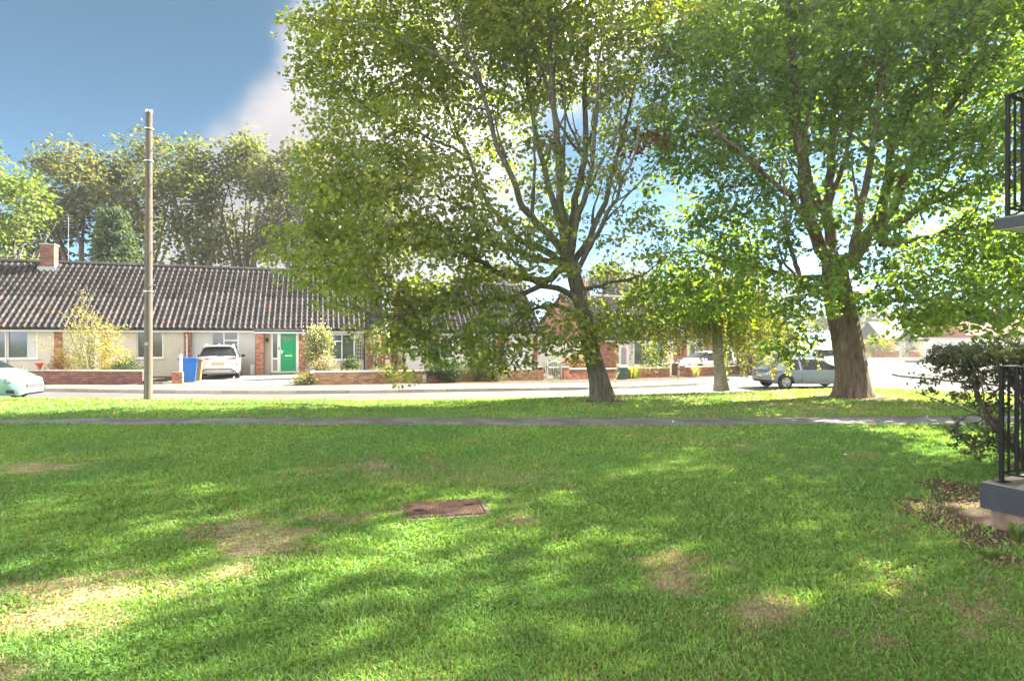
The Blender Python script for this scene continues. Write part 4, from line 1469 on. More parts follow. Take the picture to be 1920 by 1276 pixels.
g0 = ground_at(1257, 705.8, hzf); g1 = ground_at(1273, 705.4, hzf)
e, L = seg_frame('side_gate', g0, g1, 'dark brown wooden gate with white posts beside red brick wall', 'gate')
for x_ in (-.02, L): MB().box((x_ - .06, -.06, 0), (x_ + .06, .06, 1.0)).build('post', M_WHITEPAINT, e)
for k in range(4):
    wb_ = (L - .2) / 4
    MB().box((.1 + k * wb_ + .006, -.02, .08), (.1 + (k + 1) * wb_ - .006, .012, .78)).build('board', M_BROWNWOOD, e)
for z_ in (.2, .62): MB().box((.08, .0125, z_), (L - .1, .04, z_ + .07)).build('rail', M_BROWNWOOD, e)
w5 = MB().tube([(0, 0, 0), (0, 0, 1.05)], .03, 8)
e2 = empty('white_rail', ground_at(1240, 706, hzf), 0.4); tag(e2, 'thin white rail above the wall left of brown gate', 'railing')
e2.location.y += .35
MB().tube([(0, 0, .70), (1.0, 0, .82)], .022, 7).build('rail', M_WHITEPAINT, e2); MB().tube([(1.0, 0, 0), (1.0, 0, .95)], .03, 7).build('post', M_WHITEPAINT, e2)

cb = ground_at(1166, 710, hzf)
e = empty('utility_cabinet', (cb[0], cb[1] - .12, cb[2]), R(28)); tag(e, 'green street cabinet with pale sloping top between red walls', 'cabinet')
MB().prism([(-.17, 0), (-.17, .62), (.17, .70), (.17, 0)], -.24, .24, 'x').build('body', M_CABINET, e)
MB().prism([(-.20, .62), (-.20, .66), (.20, .76), (.20, .71)], -.27, .27, 'x').build('lid', M_GALV, e)
MB().box((-.20, -.178, .06), (.20, -.1705, .58)).build('door', M_CABINET, e)
MB().box((.13, -.186, .30), (.16, -.1785, .36)).build('lock', M_GALV, e)

def wheelie_bin(name, loc, rot, mat, label, sc=1.0):
    e = empty(name, loc, rot); tag(e, label, 'wheelie bin', 'wheelie bins by the driveway'); e.scale = (sc, sc, sc)
    body = MB(); lv = [(0.05, .20, .24), (0.30, .215, .26), (0.85, .255, .31), (0.93, .265, .32)]
    n0 = 0
    for z_, hx, hy in lv:
        body.v += [(-hx, -hy, z_), (hx, -hy, z_), (hx, hy, z_), (-hx, hy, z_)]
    for i in range(len(lv) - 1):
        for k in range(4):
            a_ = i * 4 + k; b_ = i * 4 + (k + 1) % 4
            body.face((a_, b_, b_ + 4, a_ + 4))
    body.face((0, 3, 2, 1)); body.face((12, 13, 14, 15))
    bo = body.build('body', mat, e)
    md = bo.modifiers.new('bevel', 'BEVEL'); md.width = .03; md.segments = 2; md.limit_method = 'ANGLE'
    rim = MB().box((-.285, -.34, .90), (.285, .34, .945)).build('rim', mat, e)
    lid = MB().prism([(-.36, .946), (-.36, .975), (-.2, 1.02), (.2, 1.035), (.37, 1.0), (.37, .946)], -.29, .29, 'x').build('lid', mat, e)
    MB().tube([(-.24, .40, .97), (.24, .40, .97)], .02, 8).build('handle', mat, e)
    for s_ in (-1, 1):
        w_ = MB().lathe([(.04, -.03), (.095, -.03), (.105, -.015), (.105, .015), (.095, .03), (.04, .03)], (0, 0, 0), 'x', 18)
        wo_ = w_.build('wheel', M_TYRE, e, 40); wo_.location = (s_ * .245, .27, .105)
    MB().tube([(-.24, .27, .105), (.24, .27, .105)], .015, 6).build('axle', M_GALV, e)
    return e


bp = ground_at(354, 717.5, hzf)
wheelie_bin('wheelie_bin', bp, R(118), M_BLUEBIN, 'blue wheelie bin with closed lid at the edge of the driveway', 1.06)
bp2 = ground_at(367, 716.6, hzf)
wheelie_bin('wheelie_bin', (bp2[0] - .40, bp2[1] + .66, bp2[2]), R(112), M_BROWNBIN, 'tan brown wheelie bin half hidden behind the blue one', 1.0)
pp_ = ground_at(339, 719, hzf)
e = empty('white_post', pp_); tag(e, 'thin white post standing left of the blue bin', 'post')
MB().box((-.035, -.035, 0), (.035, .035, 1.22)).build('shaft', M_WHITEPAINT, e); MB().prism([(-.035, 1.22), (.035, 1.22), (0, 1.26)], -.035, .035, 'y').build('cap', M_WHITEPAINT, e)

# telegraph pole
tpz = float(lawn_z(-11.2, 17.4))
e = empty('telegraph_pole', (-10.76, 17.35, tpz)); tag(e, 'tall weathered wooden telegraph pole standing on the verge', 'pole')
H_p = 8.55
MB().tube([(0.003 * i, 0, H_p * i / 8 - .05) for i in range(9)], [.115 - .0035 * i for i in range(9)], 14).build('shaft', M_WOODPOLE, e, 50)
MB().lathe([(.090, H_p - .05), (.095, H_p - .05), (.095, H_p + .02), (0.02, H_p + .04)], (.024, 0, 0), 'z', 14).build('cap', M_GALV, e)
for z_ in (H_p - .55, H_p - 1.5, 3.2):
    MB().lathe([(.118, z_), (.123, z_), (.123, z_ + .03), (.118, z_ + .03)], (.018, 0, 0), 'z', 14).build('band', M_GALV, e)
for k in range(9):
    z_ = 3.4 + k * .5; s_ = -1 if k % 2 else 1
    MB().tube([(s_ * .10, 0, z_), (s_ * .21, 0, z_), (s_ * .215, 0, z_ + .03)], .011, 6).build('step_peg', M_GALV, e)
MB().box((-.045, -.128, 1.62), (.045, -.112, 1.72)).build('plate', M_TRIM_GREY, e)
hk = MB().tube([(-.12, 0, H_p - .30), (-.19, 0, H_p - .28), (-.2, 0, H_p - .22)], .014, 6).build('hook', M_GALV, e)
cbm = MB(); A = Vector((-10.96, 17.35, tpz + H_p - .28)); Bv = Vector((-44, 39, 6.6)); pts = []
for k in range(25):
    t = k / 24; p_ = A.lerp(Bv, t); p_.z -= 1.1 * math.sin(math.pi * t); pts.append(p_)
cbo = cbm.tube(pts, .007, 5).build('overhead_cable', M_TRIM_GREY); tag(cbo, 'thin overhead cable running left from the telegraph pole', 'cable')
e = empty('terracotta_pot', ground_at(76, 704, hzf)); e.location.z = hz(e.location.x)
tag(e, 'terracotta bowl planter standing on a pedestal by the cream bungalow', 'planter')
e.location.y = B1.depth(76) - 1.6; e.location.x = at(76, e.location.y, 0)[0]
MB().lathe([(.10, 0), (.09, .55), (.11, .58)], (0, 0, 0), 'z', 14).build('pedestal', M_CONCRETE, e, 40)
MB().lathe([(.07, .58), (.17, .72), (.22, .82), (.20, .82), (.15, .74)], (0, 0, 0), 'z', 16).build('bowl', M_TERRACOTTA, e, 40)

# ------------------------------------------------------------------ block of flats whose balconies enter at the right edge
ang = math.atan2(-0.908, 0.418)        # the slab edge runs towards the viewer
flat = empty('block_of_flats', (4.045, 5.07, 0), ang)
tag(flat, 'block of flats with charcoal balcony slabs and black railings at the right edge', 'building')
# local: x towards the viewer along the edge, y into the building
def slab(w0, w1, name, x0=0.0):
    s = MB().box((x0, 0, w0), (2.6, 1.35, w1)).build(name, M_CHARCOAL, flat)
    MB().box((x0 + .012, .012, w1 + .0005), (2.588, 1.338, w1 + .012)).build('top_screed', M_CONCRETE, s)
    if w0 > 1: MB().box((x0 + .03, .03, w0 - .006), (2.57, 1.32, w0 - .0005)).build('underside', M_WHITEPAINT, s)
    return s


def railing(w, top, x0, name, scroll=False):
    r = MB()
    i = .10
    r.box((x0, i - .02, top - .012), (2.5, i + .02, top)); r.box((x0, i + .02, top - .012), (x0 + .04, 1.3, top))
    r.box((x0, i - .008, w + .075), (2.5, i + .008, w + .09)); r.box((x0 + .012, i + .02, w + .075), (x0 + .028, 1.3, w + .09))
    ro = r.build(name, M_BLACKMETAL, flat)
    xs_ = [x0 + .02 + .115 * k for k in range(21)]
    for k, x_ in enumerate(xs_):
        thick = k in (0, 2, 8, 14)
        hw = .014 if thick else .0075
        bar = MB().box((x_ - hw, i - hw, (w + .004) if thick else w + .091), (x_ + hw, i + hw, top - .0125)).build('post' if thick else 'bar', M_BLACKMETAL, ro)
        if thick and w < 1: MB().box((x_ - .05, i - .04, w + .013), (x_ + .05, i + .04, w + .019)).build('foot_plate', M_BLACKMETAL, bar)
    for k in range(1, 11):
        y_ = i + .11 * k
        MB().box((x0 + .0125, y_ - .0075, w + .091), (x0 + .0275, y_ + .0075, top - .0125)).build('bar', M_BLACKMETAL, ro)


slab(.16, .375, 'balcony_slab'); slab(2.54, 2.625, 'upper_balcony_slab', .10)
railing(.388, 1.385, .09, 'railing'); railing(2.638, 3.68, .135, 'upper_railing')
MB().box((.05, .06, -.15), (2.55, 1.3, .147)).build('footing', M_FOOTING, flat)
hs = [(0.9, 2.0, .40, 2.4), (3.5, 5.2, 1.2, 2.4), (0.9, 2.0, 2.75, 4.7), (3.5, 5.2, 3.5, 4.7)]
fe = wall_open(flat, 'wall', 0.2, 9, 0, 5.6, 1.351, 1.60, hs, base_mat('flat brick', (0.30, 0.17, 0.11), .9, noise=.25, nscale=9, bump=.3))
for q in hs: window(flat, *q, mull=(.5,), v=1.42, sill=False)
m = MB(); m.box((.2, 1.601, 0), (.45, 9.0, 5.6)); m.box((.45, 8.75, 0), (9, 9, 5.6)); m.box((8.75, 1.601, 0), (9, 8.75, 5.6))
m.build('side_wall', MATS['flat brick'], flat)
MB().box((0.0, 1.15, 5.601), (9.2, 9.2, 5.8)).build('roof', M_CONCRETE, flat)
# ------------------------------------------------------------------ cars
def car(name, loc, heading, paint, label, L=4.3, W=1.8, H=1.5, style='hatch', wheel_r=.32, rails=False):
    """x forward. The shell is lofted through cross-sections; glass, lamps, trim and wheels are parts"""
    e = empty(name, loc, heading)
    tag(e, label, 'car', 'cars parked around the road')
    hl = L / 2
    xf, xr = hl - (.86 if style != 'hatch' else .95), -hl + .80                # axles
    if style == 'suv':
        top = [(-hl, .80), (-hl + .04, .98), (-hl + .10, 1.06), (-hl + .46, H - .06), (-hl + .62, H - .01), (0.1, H), (.55, H - .06), (1.15, 1.07), (1.3, 1.03), (hl - .35, .93), (hl - .1, .80), (hl, .66)]
        rg = (-hl + .10, -hl + .46); ws = (.55, 1.15); sides = [(-hl + .62, -.62), (-.52, .42)]
    elif style == 'estate':
        top = [(-hl, .74), (-hl + .05, .90), (-hl + .14, .98), (-hl + .62, H - .10), (-hl + .85, H - .04), (0, H), (.35, H - .05), (1.08, .98), (1.25, .95), (hl - .4, .84), (hl - .12, .74), (hl, .60)]
        rg = (-hl + .14, -hl + .62); ws = (.35, 1.08); sides = [(-hl + .8, -.85), (-.75, .30)]
    else:
        top = [(-hl, .76), (-hl + .05, .93), (-hl + .10, .99), (-hl + .50, H - .08), (-hl + .7, H - .02), (0, H), (.45, H - .07), (1.02, 1.04), (1.2, .99), (hl - .5, .84), (hl - .2, .70), (hl - .05, .58), (hl, .48)]
        rg = (-hl + .10, -hl + .50); ws = (.45, 1.02); sides = [(-hl + .66, -.5), (-.4, .36)]
    belt = .94 if style == 'suv' else .88
    wid = [(-hl, .80), (-hl + .05, .89), (-hl + .25, .965), (-hl + .8, 1.0), (hl - 1.0, 1.0), (hl - .45, .95), (hl - .2, .84), (hl - .06, .66), (hl, .50)]
    bot = [(-hl, .42), (-hl + .15, .30), (-hl + .5, .24), (hl - .5, .21), (hl - .1, .19), (hl, .26)]
    X = set(np.round(np.linspace(-hl, hl, 41), 3))
    for s_ in (*rg, *ws, *[q for p in sides for q in p], xf, xr): X.add(round(s_, 3))
    Ra = wheel_r + .07
    for xw in (xf, xr):
        for k in range(9): X.add(round(xw - Ra * math.cos(math.pi * k / 8), 3))
    for k in (.015, .03, .05, .08): X.add(round(-hl + k, 3)); X.add(round(hl - k, 3))
    X = sorted(X)
    ip = lambda tab, x: float(np.interp(x, [p[0] for p in tab], [p[1] for p in tab]))
    rings = []
    hw0 = W / 2
    for x in X:
        t_ = ip(top, x); w = hw0 * ip(wid, x); zb = ip(bot, x)
        zs = zb
        for xw in (xf, xr):
            dd = Ra * Ra - (x - xw) ** 2
            if dd > 0: zs = max(zs, wheel_r + math.sqrt(dd))
        cab = max(0.0, min(1.0, (t_ - belt - .12) / .30))
        bl = min(belt, t_ - .07)
        zm = max(zs + .015, zb + (bl - zb) * .55)
        wr = w * (0.93 - .21 * cab * (t_ - belt) / (H - belt))
        rings.append([(0, zb), (w * .60, zb), (w * .93, max(zb, min(zs, bl - .1))), (w * .985, max(zs + .008, zb + .09) if zs < bl - .12 else bl - .11), (w, min(zm, bl - .05)),
                      (w * .992, bl - .03), (w * .965, bl), (wr, t_ - .055 * (0.5 + .5 * cab) - .005), (wr * .86, t_ - .012), (wr * .45, t_ + .004), (0, t_ + .008)])
    n = len(rings[0])
    parts = {k: MB() for k in ('body', 'underbody', 'glass_f', 'glass_r', 'glass_s0', 'glass_s1')}
    vidx = {}

    def add(mb, key, i, k, side):
        d = vidx.setdefault(key, {})
        q = (i, k, side if 0 < k < n - 1 else 0)
        if q not in d:
            y, z = rings[i][k]
            mb.v.append((X[i], y * side, z)); d[q] = len(mb.v) - 1
        return d[q]
    for i in range(len(X) - 1):
        xm = (X[i] + X[i + 1]) / 2
        for k in range(n - 1):
            for side in (1, -1):
                key = 'body'
                if k < 2: key = 'underbody'
                elif k >= 7 and ws[0] < xm < ws[1]: key = 'glass_f'
                elif k >= 7 and rg[0] < xm < rg[1]: key = 'glass_r'
                elif k == 6:
                    for (a, b) in sides:
                        if a < xm < b: key = 'glass_s0' if side > 0 else 'glass_s1'
                    if sides[1][1] < xm < ws[1] - .18: key = 'glass_s0' if side > 0 else 'glass_s1'
                mb = parts[key]
                q = [add(mb, key, i, k, side), add(mb, key, i + 1, k, side), add(mb, key, i + 1, k + 1, side), add(mb, key, i, k + 1, side)]
                if side < 0: q.reverse()
                q2 = []
                for a in q:
                    if a not in q2: q2.append(a)
                if len(q2) > 2: mb.face(tuple(q2))
    mb = parts['body']
    for i in (0, len(X) - 1):
        loop = [add(mb, 'body', i, k, 1) for k in range(n)] + [add(mb, 'body', i, k, -1) for k in range(n - 2, 0, -1)]
        mb.face(tuple(loop))
    body = parts['body'].build('body', paint, e, 38)
    parts['underbody'].build('underbody', M_UNDER, e)
    parts['glass_f'].build('windscreen', M_CARGLASS, e, 40); parts['glass_r'].build('rear_window', M_CARGLASS, e, 40)
    for k in ('glass_s0', 'glass_s1'):
        parts[k].build('side_window', M_CARGLASS, e, 40)
    # wheels
    for xw in (xf, xr):
        for s_ in (-1, 1):
            w_ = MB(); r = wheel_r
            w_.lathe([(r * .66, -.10), (r * .93, -.105), (r, -.08), (r, .08), (r * .93, .105), (r * .66, .10)], (0, 0, 0), 'y', 26, cap=False)
            wo_ = empty('wheel', (xw, s_ * (hw0 - .115), r)); wo_.parent = e
            w_.build('tyre', M_TYRE, wo_, 40)
            rm = MB(); oy = s_ * .085
            rm.lathe([(r * .67, s_ * .10), (r * .63, s_ * .098), (r * .60, s_ * .03), (0.02, s_ * .02)], (0, 0, 0), 'y', 26, cap=False)
            rm.lathe([(.07, s_ * .02), (.07, s_ * .09), (.02, s_ * .095)], (0, 0, 0), 'y', 12)
            for k in range(5):
                a = 2 * math.pi * k / 5 + .3
                for da in (-.16, .16):
                    c_, s2 = math.cos(a + da), math.sin(a + da)
                    rm.tube([(c_ * .05, oy, s2 * .05), (math.cos(a + da * .8) * r * .64, oy + s_ * .005, math.sin(a + da * .8) * r * .64)], .020, 5)
            rm.build('rim', M_ALLOY, wo_)
            MB().lathe([(r * .64, s_ * .005), (r * .64, s_ * .018)], (0, 0, 0), 'y', 20).build('brake_shadow', M_UNDER, wo_)
    # wheel housings
    for xw in (xf, xr):
        MB().box((xw - Ra * .95, -hw0 * .68, .3), (xw + Ra * .95, hw0 * .68, wheel_r + Ra * .9)).build('wheel_housing', M_UNDER, e)
    # lamps
    def tailbar(pts, depth, mat, nm):
        MB().prism(pts, -hl - depth + .05, -hl + .16, 'x').build(nm, mat, e)
    if style == 'suv':
        for s_ in (-1, 1):
            tailbar([(s_ * .30, .955), (s_ * .34, .985), (s_ * .74, 1.02), (s_ * .80, .98), (s_ * .76, .94), (s_ * .46, .935)], .03, M_TAIL, 'tail_lamp')
            tailbar([(s_ * .58, .60), (s_ * .64, .70), (s_ * .80, .74), (s_ * .82, .62)], .035, M_AMBER if s_ < 0 else M_TAIL, 'fog_lamp')
        MB().prism([(-.72, .26), (-.74, .40), (-.52, .50), (.52, .50), (.74, .40), (.72, .26)], -hl - .045, -hl + .22, 'x').build('rear_bumper', M_TRIM_GREY, e)
        MB().prism([(-.62, .33), (-.50, .445), (.50, .445), (.62, .33)], -hl - .055, -hl - .0455, 'x').build('skid_plate', M_GALV, e)
        MB().box((-hl - .012, -.27, .655), (-hl + .05, .27, .80)).build('number_plate', M_PLATE, e)
        MB().tube([(-hl + .075, .02, 1.065), (-hl + .10, -.30, 1.10)], .012, 5).build('rear_wiper', M_UNDER, e)
        MB().box((-hl + .34, -.56, H - .045), (-hl + .55, .56, H - .02)).build('spoiler', paint, e)
        MB().prism([(-hl + .95, H - .01), (-hl + 1.1, H - .01), (-hl + .93, H + .10)], -.02, .02, 'y').build('aerial_fin', paint, e)
        for s_ in (-1, 1): MB().tube([(-hl + .7, s_ * .57, H - .035), (-hl + .8, s_ * .58, H + .035), (.3, s_ * .58, H + .035), (.45, s_ * .57, H - .03)], .018, 6).build('roof_rail', M_GALV, e)
    else:
        for s_ in (-1, 1):
            tailbar([(s_ * hw0 * .52, .74), (s_ * hw0 * .55, .86), (s_ * hw0 * .90, .88), (s_ * hw0 * .93, .74)], -.01, M_TAIL, 'tail_lamp')
            MB().box((-hl + .08, s_ * hw0 * .86 - .02, .745), (-hl + .42, s_ * hw0 * .972 , .855)).build('tail_lamp', M_TAIL, e)
        MB().box((-hl - .012, -.26, .55), (-hl + .1, .26, .66)).build('number_plate', M_PLATE, e)
    for s_ in (-1, 1):
        hx = hl - .36
        if style == 'suv':
            pts = [(hl - .50, .80), (hl - .42, .87), (hl - .16, .80), (hl - .10, .72), (hl - .25, .70)]
        else:
            pts = [(hl - .66, .72), (hl - .54, .79), (hl - .29, .715), (hl - .22, .63), (hl - .37, .61)]
        MB().prism(pts, s_ * hw0 * .55, s_ * hw0 * (.885 if style != 'hatch' else .90), 'y').build('headlamp', M_LAMP, e)
        MB().prism([(hl - .36, .28), (hl - .40, .38), (hl - .14, .38), (hl - .11, .28)], s_ * hw0 * .50, s_ * hw0 * .905, 'y').build('fog_recess', M_UNDER, e)
        mi = MB().box((ws[1] - .30, s_ * (hw0 + .0), belt + .02), (ws[1] - .18, s_ * (hw0 + .17), belt + .15)).build('mirror', paint if style != 'suv' else M_UNDER, e)
        md = mi.modifiers.new('bevel', 'BEVEL'); md.width = .03; md.segments = 2
        MB().box((-.35, s_ * (hw0 * .995), belt - .18), (-.20, s_ * (hw0 + .02), belt - .155)).build('door_handle', paint, e)
        # door gaps
        for gx in (sides[0][1] + .05, ws[1] - .05):
            MB().box((gx - .006, s_ * (hw0 * .985), .36), (gx + .006, s_ * (hw0 + .0035), belt - .04)).build('door_gap', M_UNDER, e)
        MB().box((xr + Ra + .02, s_ * hw0 * .97, .25), (xf - Ra - .02, s_ * (hw0 + .012), .33)).build('sill', M_UNDER if style == 'suv' else M_TRIM_GREY, e)
    MB().box((hl - .10, -.42, .42), (hl + .008, .42, .53)).build('grille', M_UNDER, e)
    for k in range(3): MB().box((hl - .02, -.40, .435 + .032 * k), (hl + .016, .40, .445 + .032 * k)).build('grille_bar', M_TRIM_GREY, e)
    return e


P_WHITE = base_mat('white car paint', (0.78, 0.79, 0.80), .25, noise=0, coat=.7)
P_MINT = base_mat('pale mint car paint', (0.15, 0.29, 0.25), .28, noise=0, coat=.7)
P_SILVER = base_mat('blue grey car paint', (0.19, 0.25, 0.27), .25, metal=.55, noise=0, coat=.8)
P_CREAM = base_mat('off white car paint', (0.70, 0.69, 0.66), .28, noise=0, coat=.6)
P_LILAC = base_mat('cool white car paint', (0.72, 0.73, 0.80), .28, noise=0, coat=.6)


def road_pt(px, Y, zf): 
    x = (px - 960) / FPX * Y
    return (x, Y, float(zf(x)))


c_ = road_pt(409, 26.9, hz)
dirv = math.atan2(c_[1], c_[0])
car('parked_car', (c_[0] - .9, c_[1] + 2.05, zd + .002), R(113.5), P_WHITE, 'white crossover parked nose first on the driveway, seen from behind', L=4.18, W=1.8, H=1.56, style='suv', wheel_r=.34)
c_ = road_pt(66, 19.2, rz)
ang_ = R(9)
car('parked_car', (c_[0] - 2.05 * math.cos(ang_), c_[1] - 2.05 * math.sin(ang_), float(rz(-17)) + .002), ang_, P_MINT, 'pale mint car nosing into the picture at the left edge', L=4.1, W=1.75, H=1.48, style='hatch', wheel_r=.31)
c_ = road_pt(1413, 28.6, rz)
ang_ = R(6)
car('parked_car', (c_[0] + 2.4 * math.cos(ang_), c_[1] + 2.4 * math.sin(ang_) - .6, float(rz(14)) + .002), ang_, P_SILVER, 'blue grey estate car parked behind the thick maple trunk', L=4.72, W=1.84, H=1.44, style='estate', wheel_r=.33)
c_ = road_pt(1310, 37.0, hz)
car('parked_car', (c_[0] + .6, c_[1] + .4, float(hz(12)) + .002), R(200), P_CREAM, 'off white car half hidden behind the brick wall and birch trunk', L=4.2, W=1.76, H=1.46, style='hatch', wheel_r=.31)
c_ = road_pt(1532, 38.5, rz)
car('parked_car', (c_[0] - .9, c_[1] + .7, float(rz(20)) + .002), R(-42), P_LILAC, 'white car standing just behind the blue grey estate', L=4.2, W=1.76, H=1.5, style='hatch', wheel_r=.31)
c_ = road_pt(1578, 43.5, rz)
car('parked_car', (c_[0], c_[1] + 1.5, zz_ + .004), R(-98), P_WHITE, 'white crossover facing the viewer behind the maple trunk', L=4.3, W=1.82, H=1.62, style='suv', wheel_r=.34)


# ------------------------------------------------------------------ leaves
MAPLE = [(0, 0), (-.55, .26), (-.25, .44), (-.36, .80), (0, 1.0)]     # left half outline, base to tip
OVAL = [(0, 0), (-.26, .25), (-.28, .60), (0, 1.0)]
DIAM = [(0, 0), (-.42, .42), (-.30, .75), (0, 1.0)]


def leaves(name, pos, size, axis, normal, cols, mat, outline, parent=None, fold=.22, curl=.15):
    """pos (m,3) leaf bases; axis = tip direction; normal = upper side; two folded halves per leaf"""
    m = len(pos)
    axis = axis / np.linalg.norm(axis, axis=1, keepdims=True)
    side = np.cross(normal, axis); side /= np.linalg.norm(side, axis=1, keepdims=True) + 1e-9
    nor = np.cross(axis, side)
    k = len(outline)
    inner = k - 2
    nv = 2 + 2 * inner
    V = np.zeros((m, nv, 3))
    s = size[:, None]
    fo = (fold * (0.4 + 1.2 * rng.random(m)))[:, None]
    cu = (curl * (rng.random(m) * 2 - .6))[:, None]
    V[:, 0] = pos
    V[:, 1] = pos + axis * s - nor * s * cu
    for i in range(inner):
        a, b = outline[i + 1]
        h = fo * abs(a) - cu * b * b
        V[:, 2 + i] = pos + (axis * b + side * a + nor * h) * s
        V[:, 2 + inner + i] = pos + (axis * b - side * a + nor * h) * s
    left = [0] + [2 + i for i in range(inner)] + [1]
    right = [1] + [2 + inner + i for i in reversed(range(inner))] + [0]
    pat = np.array(left + right)
    loops = (np.arange(m)[:, None] * nv + pat).ravel()
    starts = np.arange(0, m * 2 * k, k)
    return poly_mesh(name, V.reshape(-1, 3), loops, starts, np.repeat(cols, 2, axis=0), mat, parent)


def rand_dirs(m):
    v = rng.normal(size=(m, 3))
    return v / np.linalg.norm(v, axis=1, keepdims=True)


def sample_crown(ells, total, shell=.55, dens=None):
    """cluster centres in a union of ellipsoids (cx,cy,cz, rx,ry,rz, weight)"""
    E = np.array(ells, float)
    wts = E[:, 6] * E[:, 3] * E[:, 4] * E[:, 5]; wts /= wts.sum()
    pts = []
    for e_, w in zip(E, wts):
        k = max(3, int(round(total * w)))
        d = rand_dirs(k); r = (shell ** 3 + (1 - shell ** 3) * rng.random(k)) ** (1 / 3)
        low = rng.random(k) < .25
        r = np.where(low, rng.random(k) ** (1 / 3), r)
        pts.append(e_[:3] + d * r[:, None] * e_[3:6])
    return np.vstack(pts)


def relax(p, dmin):
    """drop points that crowd each other"""
    keep = []
    cell = {}
    for i, q in enumerate(p):
        c = tuple((q // dmin).astype(int))
        ok = True
        for dx_ in (-1, 0, 1):
            for dy_ in (-1, 0, 1):
                for dz_ in (-1, 0, 1):
                    for j in cell.get((c[0] + dx_, c[1] + dy_, c[2] + dz_), ()):
                        if np.sum((p[j] - q) ** 2) < dmin * dmin: ok = False
        if ok:
            keep.append(i); cell.setdefault(c, []).append(i)
    return p[keep]


def bend(pts, n):
    """resample a polyline smoothly (Catmull-Rom)"""
    P_ = [np.array(p, float) for p in pts]
    P_ = [2 * P_[0] - P_[1]] + P_ + [2 * P_[-1] - P_[-2]]
    out = []
    for i in range(1, len(P_) - 2):
        for k in range(n):
            t = k / n
            a, b, c, d = P_[i - 1], P_[i], P_[i + 1], P_[i + 2]
            out.append(.5 * ((2 * b) + (-a + c) * t + (2 * a - 5 * b + 4 * c - d) * t * t + (-a + 3 * b - 3 * c + d) * t ** 3))
    out.append(P_[-2])
    return np.array(out)


def grow_twigs(nodes, node_r, clusters, mb, r_tip=.010, gain=.008, sides=5):
    """connect each cluster to the nearest branch node with an arched twig; twigs become nodes for later ones"""
    nodes = [np.array(n) for n in nodes]; rad = list(node_r)
    N = np.array(nodes); Rr = np.array(rad)
    d0 = np.min(np.linalg.norm(clusters[:, None, :] - N[None], axis=2), axis=1)
    for ci in np.argsort(d0):
        c = clusters[ci]
        dv = N - c
        dist = np.sqrt((dv ** 2).sum(1)) + np.maximum(0, dv[:, 2]) * .5
        j = int(np.argmin(dist))
        b = N[j]; L = np.linalg.norm(c - b)
        if L < .08: continue
        r0 = min(Rr[j] * .75, r_tip + gain * L + .004)
        mid1 = b + (c - b) * .35 + np.array([0, 0, .07 * L]) + rng.normal(size=3) * .05 * L
        mid2 = b + (c - b) * .70 + np.array([0, 0, .06 * L]) + rng.normal(size=3) * .05 * L
        mb.tube([b, mid1, mid2, c], [r0, r0 * .8, r0 * .6, r_tip * .5], sides, caps=False)
        N = np.vstack([N, mid1, mid2, c]); Rr = np.concatenate([Rr, [r0 * .8, r0 * .6, r_tip * .6]])
    return N


def leaf_spray(clusters, per, spread, flat_=.5, size=(.10, .16), up=.9, out_from=None, droop=.4):
    m = len(clusters) * per
    c = np.repeat(clusters, per, axis=0)
    d = rand_dirs(m) * (rng.random((m, 1)) ** .45) * 1.75 * spread * np.array([1, 1, flat_])
    pos = c + d
    pos[:, 2] -= droop * (d[:, 0] ** 2 + d[:, 1] ** 2) / max(spread, .01) * .5
    ax = d * np.array([1, 1, .3]) / spread + rng.normal(size=(m, 3)) * .6
    ax[:, 2] -= droop
    nor = rng.normal(size=(m, 3)) * .55 + np.array([0, 0, up])
    if out_from is not None:
        o = c - out_from; o /= np.linalg.norm(o, axis=1, keepdims=True) + 1e-6
        nor += o * .45
    sz = size[0] + (size[1] - size[0]) * rng.random(m)
    return pos, sz, ax, nor


def leaf_cols(m, pal, clusters_n, per, var=.25, cvar=.28):
    pal = np.array(pal, float)
    cmix = rng.random((clusters_n, len(pal))) ** 2.2; cmix /= cmix.sum(1, keepdims=True)
    base = np.repeat(cmix @ pal, per, axis=0)
    lmix = pal[rng.integers(0, len(pal), m)]
    col = base * .55 + lmix * .45
    col *= np.repeat(1 + cvar * (rng.random((clusters_n, 1)) * 2 - 1), per, axis=0)
    return col * (1 + var * (rng.random((m, 1)) * 2 - 1))


def flared_trunk(path, radii, mat, parent, lobes=6, seed=0, flare=1.0, name='trunk'):
    """trunk with root buttresses and uneven girth"""
    sides = 28
    pts = bend(path, 6); n = len(pts)
    rr = np.interp(np.linspace(0, 1, n), np.linspace(0, 1, len(radii)), radii)
    V = []; F = []
    z0 = pts[0][2]
    for i, p in enumerate(pts):
        t = pts[min(i + 1, n - 1)] - pts[max(i - 1, 0)]; t = t / np.linalg.norm(t)
        x = np.cross(t, [0, 1, 0]); x /= np.linalg.norm(x); y = np.cross(t, x)
        h = p[2] - z0
        fl = flare * math.exp(-max(h, 0) / .34)
        for k in range(sides):
            a = 2 * math.pi * k / sides
            lobe = .5 + .5 * math.sin(a * lobes + seed + 1.3 * math.sin(a * 2 + seed))
            g = 1 + fl * (.22 + .62 * lobe ** 2) + .045 * math.sin(a * 5 + h * 1.1 + seed) + .03 * math.sin(a * 11 + h * 2.3)
            V.append(tuple(p + (x * math.cos(a) + y * math.sin(a)) * rr[i] * g))
    for i in range(n - 1):
        for k in range(sides):
            a = i * sides + k; b = i * sides + (k + 1) % sides
            F.append((a, a + sides, b + sides, b))
    me_ = bpy.data.meshes.new(name); me_.from_pydata(V, [], F); me_.materials.append(mat)
    me_.polygons.foreach_set('use_smooth', np.ones(len(F), bool)); me_.update()
    return link(name, me_, parent)


